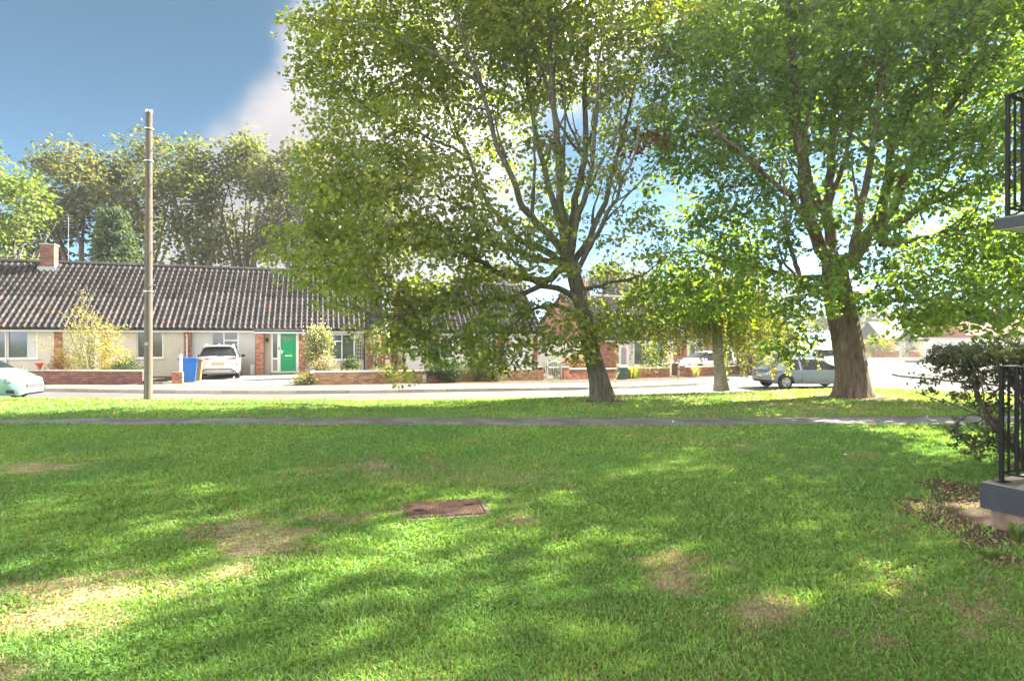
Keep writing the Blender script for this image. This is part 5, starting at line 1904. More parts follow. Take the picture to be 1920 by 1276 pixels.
def big_tree(name, label, px_scale, base, trunk_px, trunk_r, limbs_px, limb_r, ells_px, n_clusters, per, pal, bark, leaf=(.11, .175), spread=.42,
             dmin=.42, flare=1.0, seed=0, outline=MAPLE, special=(), droop=.4, transl=M_LEAF, persp=True):
    """trunk, limbs and crown outline measured in the picture at the tree's own distance"""
    bx, by, bz = base
    e = empty(name, (0, 0, 0)); tag(e, label, 'tree', 'trees on the grass verge')
    sc = lambda dy: FPX / (by + dy) if persp else px_scale
    W_ = lambda px, py, dy=0.0: np.array([(px - 960) / sc(dy), by + dy, 1.6 + (638 - py) / sc(dy)])
    tp = [W_(*p) for p in trunk_px]
    tp[0] = np.array([bx, by, bz - .12])
    tr_ = flared_trunk(tp, trunk_r, bark, e, seed=seed, flare=flare)
    mb = MB(); nodes = []; nr = []
    for L_, r0 in zip(limbs_px, limb_r):
        pts = bend([W_(*p) for p in L_], 5)
        n = len(pts)
        jit = np.cumsum(rng.normal(size=(n, 3)) * .034, axis=0); jit[0] = 0
        pts = pts + jit
        rr = r0 * .78 * np.linspace(1, .16, n) ** .9
        mb.tube([tuple(p) for p in pts], list(rr), 10, caps=False)
        for p, r_ in zip(pts[2:], rr[2:]): nodes.append(p); nr.append(r_)
        # secondary boughs forking off the limb
        Ltot = float(np.sum(np.linalg.norm(np.diff(pts, axis=0), axis=1)))
        for q in range(5 if r0 > .07 else 2):
            i0 = int(n * rng.uniform(.25, .85)); i0 = min(max(i0, 1), n - 2)
            tg = pts[i0 + 1] - pts[i0 - 1]; tg /= np.linalg.norm(tg)
            dv = tg * .9 + rng.normal(size=3) * np.array([.55, .5, .35]) + np.array([0, 0, .25]); dv /= np.linalg.norm(dv)
            l = Ltot * rng.uniform(.18, .36)
            sp_ = bend([pts[i0], pts[i0] + dv * l * .5 + rng.normal(size=3) * .06, pts[i0] + dv * l + np.array([0, 0, .12 * l])], 5)
            sp_[1:] += np.cumsum(rng.normal(size=(len(sp_) - 1, 3)) * .022, axis=0)
            sr = rr[i0] * .62 * np.linspace(1, .18, len(sp_))
            mb.tube([tuple(p) for p in sp_], list(sr), 7, caps=False)
            for p, r_ in zip(sp_[2:], sr[2:]): nodes.append(p); nr.append(r_)
    E = []
    for (px, py, dy, rx, ry, rd, w) in ells_px:
        c = W_(px, py, dy); E.append((*c, rx / sc(dy), rd, ry / sc(dy), w))
    cl = relax(sample_crown(E, n_clusters), dmin)
    grow_twigs(nodes, nr, cl, mb)
    bo = mb.build('branches', bark, tr_, None, fix=False)
    bo.data.polygons.foreach_set('use_smooth', np.ones(len(bo.data.polygons), bool))
    cen = np.mean(cl, axis=0)
    pos, sz, ax, nor = leaf_spray(cl, per, spread, .55, leaf, .9, cen, droop)
    col = leaf_cols(len(pos), pal, len(cl), per)
    lc = np.repeat(np.arange(len(cl)), per)
    for (px, py, rad, c) in special:
        d = np.hypot(960 + FPX * cl[:, 0] / cl[:, 1] - px, 638 - FPX * (cl[:, 2] - 1.6) / cl[:, 1] - py)
        sel = np.isin(lc, np.where(d < rad)[0])
        keep_y = rng.random(len(pos)) < .85
        col[sel & keep_y] = np.array(c) * (.7 + .6 * rng.random((int((sel & keep_y).sum()), 1)))
    leaves('crown', pos, sz, ax, nor, col, transl, outline, e)
    return e, len(cl)


PAL_M1 = [(0.105, 0.170, 0.046), (0.130, 0.185, 0.058), (0.165, 0.200, 0.072), (0.080, 0.148, 0.048), (0.20, 0.190, 0.095)]
PAL_M2 = [(0.080, 0.155, 0.046), (0.105, 0.178, 0.050), (0.066, 0.138, 0.054), (0.138, 0.195, 0.056)]
PAL_B = [(0.17, 0.235, 0.05), (0.22, 0.265, 0.06), (0.12, 0.185, 0.045), (0.27, 0.265, 0.065)]
# ------------------------------------------------------------------ the three big trees
# leaning maple (left)
limbs = [
    [(1072, 500), (1030, 515, -.3), (985, 512, -.8), (930, 490, -1.2), (850, 445, -1.8), (760, 430, -2.2), (650, 410, -2.4)],
    [(1088, 560), (1030, 535, -.6), (960, 545, -1.4), (880, 550, -2), (760, 565, -2.4), (640, 545, -2.6)],
    [(1078, 500), (1020, 470, .5), (965, 440, .9), (925, 390, 1.0), (880, 300, 1.0), (830, 200, 1.2), (770, 90, 1.4)],
    [(1070, 490), (1020, 440, -.3), (970, 385, -.8), (935, 270, -1.2), (905, 160, -1.6), (860, 30, -2)],
    [(1068, 480), (1050, 420), (1015, 330, .4), (990, 200, .8), (975, 80, 1.0), (965, -40, 1.2)],
    [(1066, 480), (1058, 400, -.2), (1042, 290, -.5), (1030, 150, -1), (1020, 0, -1.5), (1015, -100, -1.6)],
    [(1068, 480), (1080, 390, .3), (1088, 290, .6), (1092, 150, 1.0), (1098, 10, 1.3), (1100, -90, 1.4)],
    [(1070, 490), (1095, 410, -.4), (1115, 300, -1.0), (1125, 180, -1.4), (1135, 60, -1.8)],
    [(1074, 500), (1110, 440, .4), (1145, 350, .9), (1165, 240, 1.4), (1195, 120, 1.6), (1215, 20, 1.8)],
    [(1080, 520), (1120, 470, -.4), (1165, 400, -1), (1200, 330, -1.4), (1235, 250, -1.6)],
    [(1086, 545), (1140, 520, .6), (1190, 510, 1.2), (1250, 470, 1.5)],
    [(1092, 590), (1030, 570, -1.0), (985, 585, -1.8), (955, 625, -2.2), (930, 665, -2.4)],
    [(1075, 500), (1000, 480, 1.2), (930, 470, 2.0), (820, 440, 2.6), (720, 380, 3.0)],
    [(1100, 630), (1070, 620, -.6), (1050, 640, -1.0), (1040, 670, -1.1)],
    [(880, 300, 1.0), (820, 270, .6), (740, 240, .2), (660, 200, 0), (600, 190, 0)],
    [(905, 160, -1.6), (820, 110, -2), (720, 70, -2.2), (620, 60, -2.2)],
]
lr = [.14, .11, .15, .15, .14, .16, .16, .13, .13, .10, .08, .075, .13, .04, .06, .06]
ells = [
    (700, 125, 0.0, 140, 95, 2.6, 1.25), (620, 60, 0, 72, 48, 1.6, 1.3), (620, 180, 0, 66, 50, 1.6, 1.2), (900, 80, 0, 220, 130, 3.2, .95), (1080, 40, 0, 180, 130, 3.2, .75), (820, -40, 0, 260, 120, 3.4, .9), (1050, -80, 0, 260, 140, 3.4, .8),
    (760, 260, -.5, 120, 60, 2.4, 1.0), (900, 240, 1.2, 90, 60, 1.6, .55), (1180, 200, .5, 80, 150, 2.2, .7),
    (690, 400, -1.5, 120, 80, 2.4, 1.7), (605, 470, -1.2, 78, 70, 2.0, 1.9), (760, 500, -1.8, 170, 85, 2.2, 1.6), (640, 340, -.8, 62, 60, 2.0, 1.7),
    (700, 310, -.8, 100, 50, 2.0, 1.2), (820, 350, -1.2, 110, 60, 2.0, 1.0), (850, 410, -1.8, 110, 60, 1.6, 1.2), (620, 260, -.4, 40, 40, 1.2, 1.0), (900, 440, -2.2, 120, 50, 1.4, 1.1), (1010, 470, -2.0, 90, 60, 1.2, .9), (650, 540, -1.6, 60, 42, 1.6, 1.3),
    (860, 590, -2.0, 160, 58, 1.4, 1.9), (960, 640, -2.0, 95, 54, 1.0, 2.2), (860, 655, -2.0, 80, 36, .9, 2.2), (930, 668, -2.2, 44, 30, .6, 2.2), (730, 620, -1.8, 60, 46, 1.2, 2.0), (800, 640, -1.9, 70, 44, 1.0, 2.0), (1060, 620, -1.2, 50, 54, .8, 1.8), (760, 680, -1.5, 40, 25, .6, .9),
    (1130, 625, -.8, 65, 36, .9, 1.8), (1175, 590, 1.0, 75, 48, 1.2, 1.5), (1180, 470, 1.0, 70, 70, 1.6, .7), (1281, -150, -3.7, 275, 165, 2.3, .22), (1080, 330, .3, 110, 120, 2.6, .22), (1000, 330, .5, 100, 80, 2.6, .25),
]
big_tree('maple_tree', 'leaning maple with grey green trunk and wide spreading crown left of centre', 70.0, (2.45, 15.7, 0.0),
         [(1132, 752), (1122, 705), (1107, 650), (1092, 580), (1078, 525), (1068, 480)], [.285, .245, .225, .205, .19, .175], limbs, lr, ells, 2450, 42, PAL_M1, M_BARK_GREEN,
         leaf=(.078, .130), spread=.25, dmin=.28, flare=.75, seed=1.2, special=[(1215, 272, 30, (.13, .032, .027)), (1180, 288, 16, (.14, .04, .03))])

# thick maple (right)
limbs = [
    [(1560, 500), (1535, 450, -.3), (1520, 370, -.6), (1508, 280, -.9), (1495, 160, -1.2), (1478, 30, -1.5), (1470, -60, -1.6)],
    [(1565, 500), (1560, 420, .3), (1556, 340, .5), (1568, 230, .8), (1578, 110, 1.0), (1582, -40, 1.2)],
    [(1572, 505), (1610, 470, .3), (1640, 430, .6), (1655, 360, .8), (1668, 290, 1.0), (1690, 210, 1.2), (1715, 90, 1.6), (1745, -50, 2.0)],
    [(1635, 440, .5), (1668, 380, .2), (1700, 310, -.2), (1745, 240, -.6), (1795, 160, -1.0), (1850, 60, -1.4), (1890, -40, -1.6)],
    [(1640, 445, .5), (1700, 410, -.4), (1760, 380, -1.2), (1840, 340, -2.0), (1930, 270, -2.8)],
    [(1645, 450, .5), (1720, 440, 0), (1800, 418, -.6), (1880, 405, -1.2), (1990, 360, -1.8)],
    [(1650, 458, .5), (1720, 462, .8), (1800, 448, 1.2), (1900, 432, 1.6), (2010, 420, 2.0)],
    [(1545, 530), (1515, 535, -.5), (1495, 515, -.9), (1482, 480, -1.1), (1470, 400, -1.4), (1462, 300, -1.6)],
    [(1540, 520), (1470, 520, .4), (1400, 500, .8), (1320, 480, 1.0), (1270, 470, 1.2)],
    [(1535, 450, -.3), (1490, 400, -1.0), (1430, 340, -1.8), (1370, 280, -2.4), (1310, 220, -2.8)],
    [(1520, 370, -.6), (1480, 260, .4), (1440, 160, 1.2), (1400, 60, 1.8), (1370, -40, 2.0)],
    [(1600, 480), (1610, 380, -.6), (1630, 260, -1.2), (1640, 140, -1.6), (1655, 0, -1.8)],
    [(1575, 540), (1640, 560, -1.0), (1710, 565, -1.6), (1800, 560, -2.2)],
    [(1545, 545), (1500, 560, -.8), (1475, 600, -1.3), (1460, 640, -1.5)],
]
lr = [.26, .24, .27, .19, .13, .11, .11, .14, .12, .13, .12, .15, .08, .06]
ells = [
    (1500, 120, 0, 240, 150, 4.0, 1.0), (1350, 180, -.5, 150, 160, 3.2, .95), (1700, 90, -.5, 210, 130, 3.6, .85), (1850, 150, -1.5, 160, 150, 3.2, 1.0), (1560, -90, 0, 400, 150, 4.5, .8), (1960, 40, -1, 160, 170, 3.4, .9),
    (1300, 330, 0, 100, 110, 2.6, .45), (1430, 400, -1.2, 120, 90, 2.4, .65), (1340, 470, .4, 115, 75, 2.2, 1.25), (1250, 570, .4, 80, 45, 1.4, 1.5), (1290, 540, .6, 90, 50, 1.6, 1.4), (1400, 540, -.4, 110, 60, 1.8, 1.25),
    (1560, 440, -2.2, 110, 80, 1.0, .9), (1500, 560, -1.4, 70, 50, 1.2, 1.1), (1470, 630, -1.4, 52, 48, .9, 1.3), (1570, 530, -1.6, 60, 40, .5, .6), (1650, 545, -1.6, 70, 50, 1.2, 1.1),
    (1720, 560, -1.6, 100, 56, 1.6, 1.9), (1830, 575, -1.8, 120, 56, 1.8, 2.0), (1900, 560, -1.6, 90, 60, 1.6, 1.6), (1760, 330, -2.2, 110, 70, 1.6, .65), (1860, 300, -2.0, 130, 90, 2.4, 1.4), (1850, 480, -.6, 150, 60, 2.2, 1.5), (1730, 420, -.6, 90, 60, 1.6, .7), (1960, 450, -1, 140, 120, 3, 1.1), (1650, 250, -2.4, 120, 70, 1.6, .9),
    (1664, -145, -4.4, 264, 190, 2.4, .22), (1680, 620, -.6, 60, 24, 1.0, .9), (1600, 330, 1.5, 160, 120, 2.0, .35),
]
big_tree('maple_tree', 'thick trunked maple with dark green crown filling the upper right', 65.0, (9.85, 16.9, -.05),
         [(1602, 748), (1597, 690), (1586, 630), (1574, 570), (1566, 520), (1562, 480)], [.44, .40, .39, .395, .35, .28], limbs, lr, ells, 2900, 40, PAL_M2, M_BARK,
         leaf=(.092, .150), spread=.27, dmin=.30, flare=.7, seed=4.1)

# weeping birch between them: trunk plus hanging strings of small leaves
e = empty('birch_tree', (0, 0, 0)); tag(e, 'slender birch trunk with drooping yellow green leaf strings between the two maples', 'tree', 'trees on the grass verge')
sc_b = 54.5; by = 20.2
W_ = lambda px, py, dy=0.0: np.array([(px - 960) / sc_b, by + dy, 1.6 + (638 - py) / sc_b])
tp = [W_(1354, 732), W_(1350, 690), W_(1346, 640), W_(1346, 600), W_(1350, 540), W_(1340, 470)]
tr_ = flared_trunk(tp, [.21, .18, .17, .16, .135, .11], M_BARK_BIRCH, e, seed=2.2, flare=.55, lobes=5)
mb = MB(); nodes = []; nr = []
ends = [(1220, 560, -.8), (1190, 580, .2), (1260, 555, .8), (1290, 560, -1.0), (1410, 560, -.6), (1440, 555, .8), (1475, 570, -.3), (1500, 590, .5), (1380, 550, 1.2), (1330, 545, -1.2), (1240, 520, -.4), (1460, 540, -1.0)]
for ex, ey, ed in ends:
    a = W_(1347, 600 if rng.random() < .5 else 540); b = W_(ex, ey, ed); m_ = (a + b) / 2 + np.array([0, 0, .55])
    pts = bend([a, m_, b], 6); rr = np.linspace(.075, .016, len(pts))
    mb.tube([tuple(p) for p in pts], list(rr), 7, caps=False)
    for p in pts[3:]: nodes.append(p)
for p in bend([W_(1345, 605), W_(1325, 560, .2), W_(1300, 480, .4)], 6)[3:]: nodes.append(p)
mb.tube([tuple(p) for p in bend([W_(1352, 610), W_(1365, 575), W_(1380, 520, -.3)], 5)], .10, 8, caps=False)
nodes = np.array(nodes)
P_ = []; A_ = []
for k in range(560):
    s = nodes[rng.integers(len(nodes))] + rng.normal(size=3) * np.array([.42, .42, .18])
    pxx = 960 + sc_b * s[0]
    low = 700 + 25 * rng.normal()
    if 1270 < pxx < 1360: low = 640 + 20 * rng.normal()
    if 1180 < pxx < 1262: low = 690 + 28 * rng.normal()
    Ls = max(.35, min(2.6, (low - (638 - (s[2] - 1.6) * sc_b)) / sc_b * rng.uniform(.45, 1.0)))
    n_ = int(Ls / .045) + 2
    zt = np.linspace(0, Ls, n_)
    sway = np.cumsum(rng.normal(size=(n_, 2)) * .012, axis=0)
    q = np.stack([s[0] + sway[:, 0], s[1] + sway[:, 1], s[2] - zt], -1)
    mb.tube([tuple(q[0]), tuple(q[n_ // 2]), tuple(q[-1])], [.006, .004, .003], 3, caps=False)
    P_.append(q + rng.normal(size=q.shape) * .035)
pos = np.vstack(P_); m = len(pos)
ax = rng.normal(size=(m, 3)) * .6 + np.array([0, 0, -.9]); nor = rng.normal(size=(m, 3)) + np.array([.3, -.2, .3])
bo = mb.build('branches', M_BARK_BIRCH, tr_, fix=False)
pal = np.array(PAL_B); col = pal[rng.integers(0, len(pal), m)] * (.75 + .5 * rng.random((m, 1)))
leaves('crown', pos, .055 + .045 * rng.random(m), ax, nor, col, M_SHRUB, DIAM, e)

# maple just outside the right edge; its boughs reach into the picture
limbs = [[(2000, 480), (1960, 380, -.5), (1920, 250, -1), (1880, 120, -1.6), (1830, 20, -2)], [(2000, 480), (2010, 350), (2020, 180), (2030, 0)], [(1998, 500), (1930, 440, -.6), (1870, 400, -1), (1800, 380, -1.2)],
         [(2003, 480), (2080, 380), (2170, 260)], [(2000, 480), (1990, 350, -1.2), (1970, 200, -2.4), (1950, 60, -3)]]
ells = [(1900, 180, -1.2, 170, 180, 3.0, .8), (2010, 60, 0, 220, 200, 3.6, .7), (1860, 400, -.8, 110, 70, 1.8, .8), (2110, 250, 0, 170, 170, 3.2, .7), (1870, 20, -1.2, 190, 150, 3.2, .7), (1980, 230, -2.4, 150, 150, 2.2, .7)]
big_tree('maple_tree', 'maple at the right edge whose boughs hang behind the upper balcony', 65.0, (16.0, 12.0, 0.0), [(2000, 745), (2000, 650), (2000, 560), (2000, 470)], [.5, .44, .42, .36],
         limbs, [.22, .24, .15, .2, .18], ells, 420, 40, PAL_M2, M_BARK, leaf=(.12, .18), flare=.8, seed=3.3, spread=.32, dmin=.36, persp=False)


# ------------------------------------------------------------------ trees behind the houses
def far_tree(label, px, Y, top_py, spread_px, pal, n=150, per=42, seed=0, leaf=(.26, .42), gap=.5, trunk_px=None, low_py=None, kind='maple', zbase=-.4, sp=.85, lean=0):
    sc = FPX / Y
    x = (px - 960) / sc; zt = 1.6 + (638 - top_py) / sc; half = spread_px / sc
    r_ = np.random.default_rng(seed)
    e = empty('tree', (x, Y, zbase)); tag(e, label, 'tree', 'tall trees behind the bungalows')
    Hh = zt - zbase
    low = .24 if low_py is None else max(.1, (1.6 + (638 - low_py) / sc - zbase) / Hh)
    mb = MB(); nodes = []; nr = []
    fork = Hh * .26
    tr0 = flared_trunk([np.array([0, 0, -.3]), np.array([.1, 0, fork * .5]), np.array([.1 + lean * .2, .1, fork])], [.5, .40, .34], M_BARK_FAR, e, seed=seed, flare=.5)
    nl = 9
    for k in range(nl):
        a = 2 * math.pi * (k + r_.random() * .6) / nl
        rad = half * (.45 + .5 * r_.random())
        ztop = Hh * (.55 + .38 * r_.random())
        p0 = np.array([.1 + lean * .2, .1, fork * (.85 + .15 * r_.random())]); p2 = np.array([math.cos(a) * rad + lean, math.sin(a) * rad * .7, ztop])
        p1 = p0 * .55 + p2 * .45 + np.array([math.cos(a) * rad * .08, 0, Hh * .05])
        pts = bend([p0, p1, p2], 7); pts[1:] += np.cumsum(r_.normal(size=(len(pts) - 1, 3)) * .07, axis=0)
        rr = np.linspace(.21, .04, len(pts))
        mb.tube([tuple(p) for p in pts], list(rr), 7, caps=False)
        for p, q in zip(pts[3:], rr[3:]): nodes.append(p); nr.append(q)
    # crown: many uneven blobs inside an egg-shaped outline
    E = []
    for k in range(30):
        a = r_.random() * 2 * math.pi; t = r_.random() ** .5
        q = r_.random() ** .8
        zc = Hh * (low + (.95 - low) * q)
        env = (.62 + .38 * math.sin(math.pi * (q * .85 + .1))) * (1 - .42 * max(0, q - .7) / .3)
        rad = half * env * t * .82
        s_ = .75 + .6 * r_.random()
        E.append((math.cos(a) * rad + lean * q, math.sin(a) * rad * .7, zc, half * .25 * s_, half * .24 * s_, Hh * .055 * s_, 1))
    cl = relax(sample_crown(E, n * 2, .4), .6 if Y < 70 else .8)[:n * 2]
    cl[:, 2] = np.minimum(cl[:, 2], Hh * .995)
    grow_twigs(nodes, nr, cl, mb, .018, .012, 4)
    bo = mb.build('branches', M_BARK_FAR, tr0, fix=False)
    pos, sz, ax, nor = leaf_spray(cl, per, sp, .5, leaf, .8, np.array([lean, 0, Hh * .5]), .3)
    col = leaf_cols(len(pos), pal, len(cl), per, .22, .25) * .84
    leaves('crown', pos, sz, ax, nor, col, M_LEAF_FAR, DIAM, e)
    return e


PF_BROWN = [(0.125, 0.165, 0.075), (0.150, 0.165, 0.085), (0.110, 0.155, 0.070), (0.185, 0.165, 0.10)]
PF_GREEN = [(0.125, 0.18, 0.06), (0.155, 0.195, 0.065), (0.105, 0.15, 0.06), (0.185, 0.185, 0.08)]
PF_GREY = [(0.125, 0.155, 0.085), (0.155, 0.17, 0.095), (0.115, 0.135, 0.08)]
PF_BRIGHT = [(0.16, 0.24, 0.065), (0.20, 0.26, 0.075), (0.13, 0.20, 0.065)]
far_tree('bright green tree rising at the far left behind the cream bungalow', 10, 44, 305, 105, PF_BRIGHT, 130, 32, 5, (.22, .38), low_py=500, sp=.75)
far_tree('tall leafy tree at the left edge of the skyline', -80, 60, 250, 120, PF_GREEN, 120, 32, 6, low_py=500)
far_tree('tall brown tinged tree left of the telegraph pole', 150, 52, 246, 118, PF_BROWN, 170, 32, 7, low_py=500, lean=-.6)
far_tree('tall tree with rusty green top directly behind the telegraph pole', 265, 56, 236, 92, PF_BROWN, 140, 32, 8, low_py=500)
far_tree('tall open tree with forked pale trunk right of the telegraph pole', 372, 54, 242, 88, PF_GREEN, 120, 32, 9, low_py=500)
far_tree('tall green tree between pole and leaning maple', 455, 56, 252, 88, PF_GREEN, 150, 32, 10, low_py=500)
far_tree('grey green tree just left of the leaning maple crown', 560, 54, 262, 90, PF_GREY, 170, 32, 11, low_py=500)
far_tree('grey green tree hidden behind the leaning maple crown', 680, 60, 300, 100, PF_GREY, 120, 32, 12, low_py=500)
far_tree('low bluish tree behind the red chimney pot', 1165, 62, 490, 78, PF_GREY, 90, 32, 13, low_py=560, zbase=-.5)
far_tree('rounded tree behind the white rendered bungalow', 930, 66, 490, 90, PF_GREEN, 90, 32, 14, low_py=560, zbase=-.5)
far_tree('broad tree behind the dark roofed bungalow', 1330, 84, 540, 100, PF_GREEN, 80, 32, 15, low_py=600, zbase=-.6)
far_tree('distant tree beyond the junction behind the cottage', 1760, 105, 560, 100, PF_BRIGHT, 80, 32, 16, low_py=620, zbase=-.6, leaf=(.4, .6))
far_tree('distant tree beyond the junction left of the cottage', 1600, 100, 570, 90, PF_GREEN, 70, 32, 17, low_py=630, zbase=-.6, leaf=(.4, .6))

# dark conifer behind the cream bungalow
e = empty('conifer_tree', at(214, 42, -.4)); tag(e, 'dark dense conifer rising behind the cream bungalow roof', 'tree')
tr0 = flared_trunk([np.array([0, 0, -.2]), np.array([0, 0, 6.0]), np.array([0, 0, 11.3])], [.26, .16, .03], M_BARK_FAR, e, flare=.3)
P_ = []; mb = MB()
for k in range(260):
    h = 1.5 + 10.0 * rng.random() ** .9; a = rng.random() * 2 * math.pi
    r_ = (2.9 * (1 - (h / 12.0)) ** .75 + .35) * rng.uniform(.55, 1.05)
    b = np.array([math.cos(a) * r_, math.sin(a) * r_, h - .22 * r_])
    mb.tube([(0, 0, h), tuple(b * np.array([.5, .5, 1]) + np.array([0, 0, .1])), tuple(b)], [.03, .02, .008], 4, caps=False)
    t = rng.random((44, 1)) ** .6
    q = np.array([[0, 0, h]]) * (1 - t) + b * t
    P_.append(q + rng.normal(size=(44, 3)) * np.array([.24, .24, .14]))
mb.build('branches', M_BARK_FAR, tr0, fix=False)
pos = np.vstack(P_); m = len(pos)
ax = pos * np.array([1, 1, 0]) + rng.normal(size=(m, 3)) * .8; ax[:, 2] -= .6
col = np.array([0.075, 0.115, 0.070]) * (.6 + .8 * rng.random((m, 1)))
leaves('crown', pos, .16 + .16 * rng.random(m), ax, rng.normal(size=(m, 3)) * .5 + np.array([0, -.2, .8]), col, M_LEAF_FAR, OVAL, e)


# ------------------------------------------------------------------ shrubs and garden plants
def shrub(name, label, base, ells, n, per, pal, leaf=(.04, .08), spread=.16, outline=OVAL, stems=10, flowers=None, cat='shrub', group=None, dmin=.1, stem_mat=None, up=.5, mat=None, thick=.018):
    bx, by, bz = base
    e = empty(name, base); tag(e, label, cat, group)
    cl = relax(sample_crown(ells, n, .3), dmin)
    mb = MB(); nodes = []; nr = []
    tops = cl[np.argsort(-cl[:, 2])][:max(stems * 2, 4)]
    for k in range(stems):
        t = tops[rng.integers(len(tops))] if len(tops) else np.array([0, 0, 1.0])
        s = np.array([rng.normal() * .08, rng.normal() * .08, -.03])
        m_ = s * .5 + t * .5 + rng.normal(size=3) * .08
        pts = bend([s, m_, t], 4); rr = np.linspace(thick, thick * .3, len(pts))
        mb.tube([tuple(p) for p in pts], list(rr), 5, caps=False)
        for p, q in zip(pts, rr): nodes.append(p); nr.append(q)
    grow_twigs(nodes, nr, cl, mb, .004, .004, 3)
    mb.build('stems', stem_mat or M_BARK_FAR, e, fix=False)
    pos, sz, ax, nor = leaf_spray(cl, per, spread, .8, leaf, up, np.array([0, 0, .3]), .15)
    pos[:, 2] = np.maximum(pos[:, 2], .01)
    col = leaf_cols(len(pos), pal, len(cl), per, .25, .25)
    leaves('foliage', pos, sz, ax, nor, col, mat or M_SHRUB, outline, e)
    if flowers:
        fc, fn, fs = flowers
        idx = rng.integers(0, len(cl), fn)
        fp = cl[idx] + rng.normal(size=(fn, 3)) * spread + np.array([0, -.05, .08])
        c2 = np.array(fc) * (.8 + .4 * rng.random((fn, 1)))
        leaves('blossom', fp, np.full(fn, fs) * (.7 + .6 * rng.random(fn)), rand_dirs(fn), rand_dirs(fn) + np.array([0, -.3, .6]), c2, M_SHRUB, DIAM, e)
    return e


PY = [(0.34, 0.34, 0.11), (0.30, 0.32, 0.12), (0.38, 0.36, 0.15), (0.32, 0.23, 0.09), (0.25, 0.28, 0.09)]
PD = [(0.04, 0.075, 0.025), (0.055, 0.095, 0.03), (0.07, 0.11, 0.035)]
PG = [(0.10, 0.155, 0.04), (0.14, 0.19, 0.055), (0.08, 0.13, 0.035)]
PS = [(0.20, 0.21, 0.115), (0.25, 0.24, 0.13), (0.15, 0.185, 0.08)]
PR = [(0.32, 0.15, 0.04), (0.26, 0.10, 0.035), (0.36, 0.24, 0.06), (0.16, 0.12, 0.035)]


def gpt(px, Y):
    x = (px - 960) / FPX * Y
    return (x, Y, float(hz(x)))


shrub('shrub', 'tall straggly yellow leaved shrub in front of the cream bungalow', gpt(172, 25.6), [(0, 0, 1.3, 1.3, .9, .95, 1), (-.3, 0, 2.5, .8, .6, .85, .9), (.5, 0, 2.2, .7, .5, .6, .8), (-.85, 0, .9, .75, .6, .7, 1), (.95, 0, 1.1, .7, .6, .7, 1), (-.35, 0, 3.4, .3, .3, .6, .6), (1.45, 0, 2.1, .35, .3, .7, .3), (-1.9, 0, 1.6, .6, .4, .35, .35), (-1.0, 0, 2.6, .35, .3, .7, .5)], 330, 24, PY, (.05, .085), .17, stems=16, dmin=.14)
shrub('shrub', 'dark green shrub at the foot of the yellow shrub', gpt(236, 25.9), [(0, 0, .55, .55, .45, .55, 1)], 90, 26, PD, (.05, .09), .14, dmin=.1)
shrub('shrub', 'rusty orange low shrub left of the yellow one', gpt(110, 25.3), [(0, 0, .5, .35, .35, .55, 1), (.1, 0, 1.0, .25, .25, .4, .8)], 70, 22, PR, (.05, .085), .13, dmin=.1)
shrub('shrub', 'grey purple herb patch below the large cream window', gpt(40, 25.6), [(0, 0, .30, .8, .35, .32, 1)], 90, 22, [(0.16, 0.15, 0.17), (0.14, 0.17, 0.10), (0.22, 0.20, 0.18)], (.04, .07), .12, dmin=.1)
shrub('shrub', 'tall white flowering shrub beside the green door porch', gpt(596, 28.2), [(0, 0, 1.35, .62, .5, 1.0, 1), (.1, 0, 2.0, .5, .4, .5, 1)], 170, 30, PG, (.06, .11), .17, dmin=.12, flowers=((.66, .60, .50), 900, .07), stems=12)
shrub('plant', 'pale pink flowering perennials beside the porch pier', gpt(606, 25.6), [(0, 0, .45, .5, .35, .42, 1), (.25, 0, .85, .35, .25, .28, .8)], 90, 22, PS, (.04, .08), .12, flowers=((.56, .42, .50), 420, .05), cat='plant', dmin=.09)
shrub('plant', 'sprawling lime and purple edging plant at the end of the wall', gpt(572, 24.0), [(0, 0, .20, .55, .4, .22, 1), (-.1, 0, .32, .3, .3, .2, .7)], 90, 24, [(0.20, 0.24, 0.06), (0.26, 0.27, 0.09), (0.22, 0.19, 0.16)], (.04, .08), .11, cat='plant', dmin=.08)
shrub('plant', 'dark upright plant with curled leaves under the small window', gpt(660, 29.0), [(0, 0, .6, .4, .3, .45, 1)], 50, 20, PD, (.08, .14), .14, cat='plant', dmin=.11)


def tuft(label, base, n, L, pal, sp=.25, name='grass_clump'):
    """upright strappy clump"""
    e = empty(name, base); tag(e, label, 'plant')
    V = []; lo_ = []; st_ = []; cl_ = []
    for k in range(n):
        a = rng.random() * 2 * math.pi; r0 = rng.random() * sp * .5
        s = np.array([math.cos(a) * r0, math.sin(a) * r0, -.02]); l = L * rng.uniform(.6, 1.1); out = rng.uniform(.1, .75) * l
        w = .010 + .008 * rng.random(); sd = np.array([-math.sin(a), math.cos(a), 0]) * w
        d = np.array([math.cos(a), math.sin(a), 0])
        m_ = s + d * out * .35 + np.array([0, 0, l * .6]); t = s + d * out + np.array([0, 0, l * (.95 - .3 * out / l)])
        b = len(V); V += [s - sd, s + sd, m_ + sd * .9, m_ - sd * .9, t]
        st_.append(len(lo_)); lo_ += [b, b + 1, b + 2, b + 3]; st_.append(len(lo_)); lo_ += [b + 3, b + 2, b + 4]
        c = np.array(pal[rng.integers(len(pal))]) * rng.uniform(.75, 1.25); cl_ += [c, c]
    poly_mesh('blades', np.array(V), lo_, st_, np.array(cl_), M_SHRUB, e)
    return e


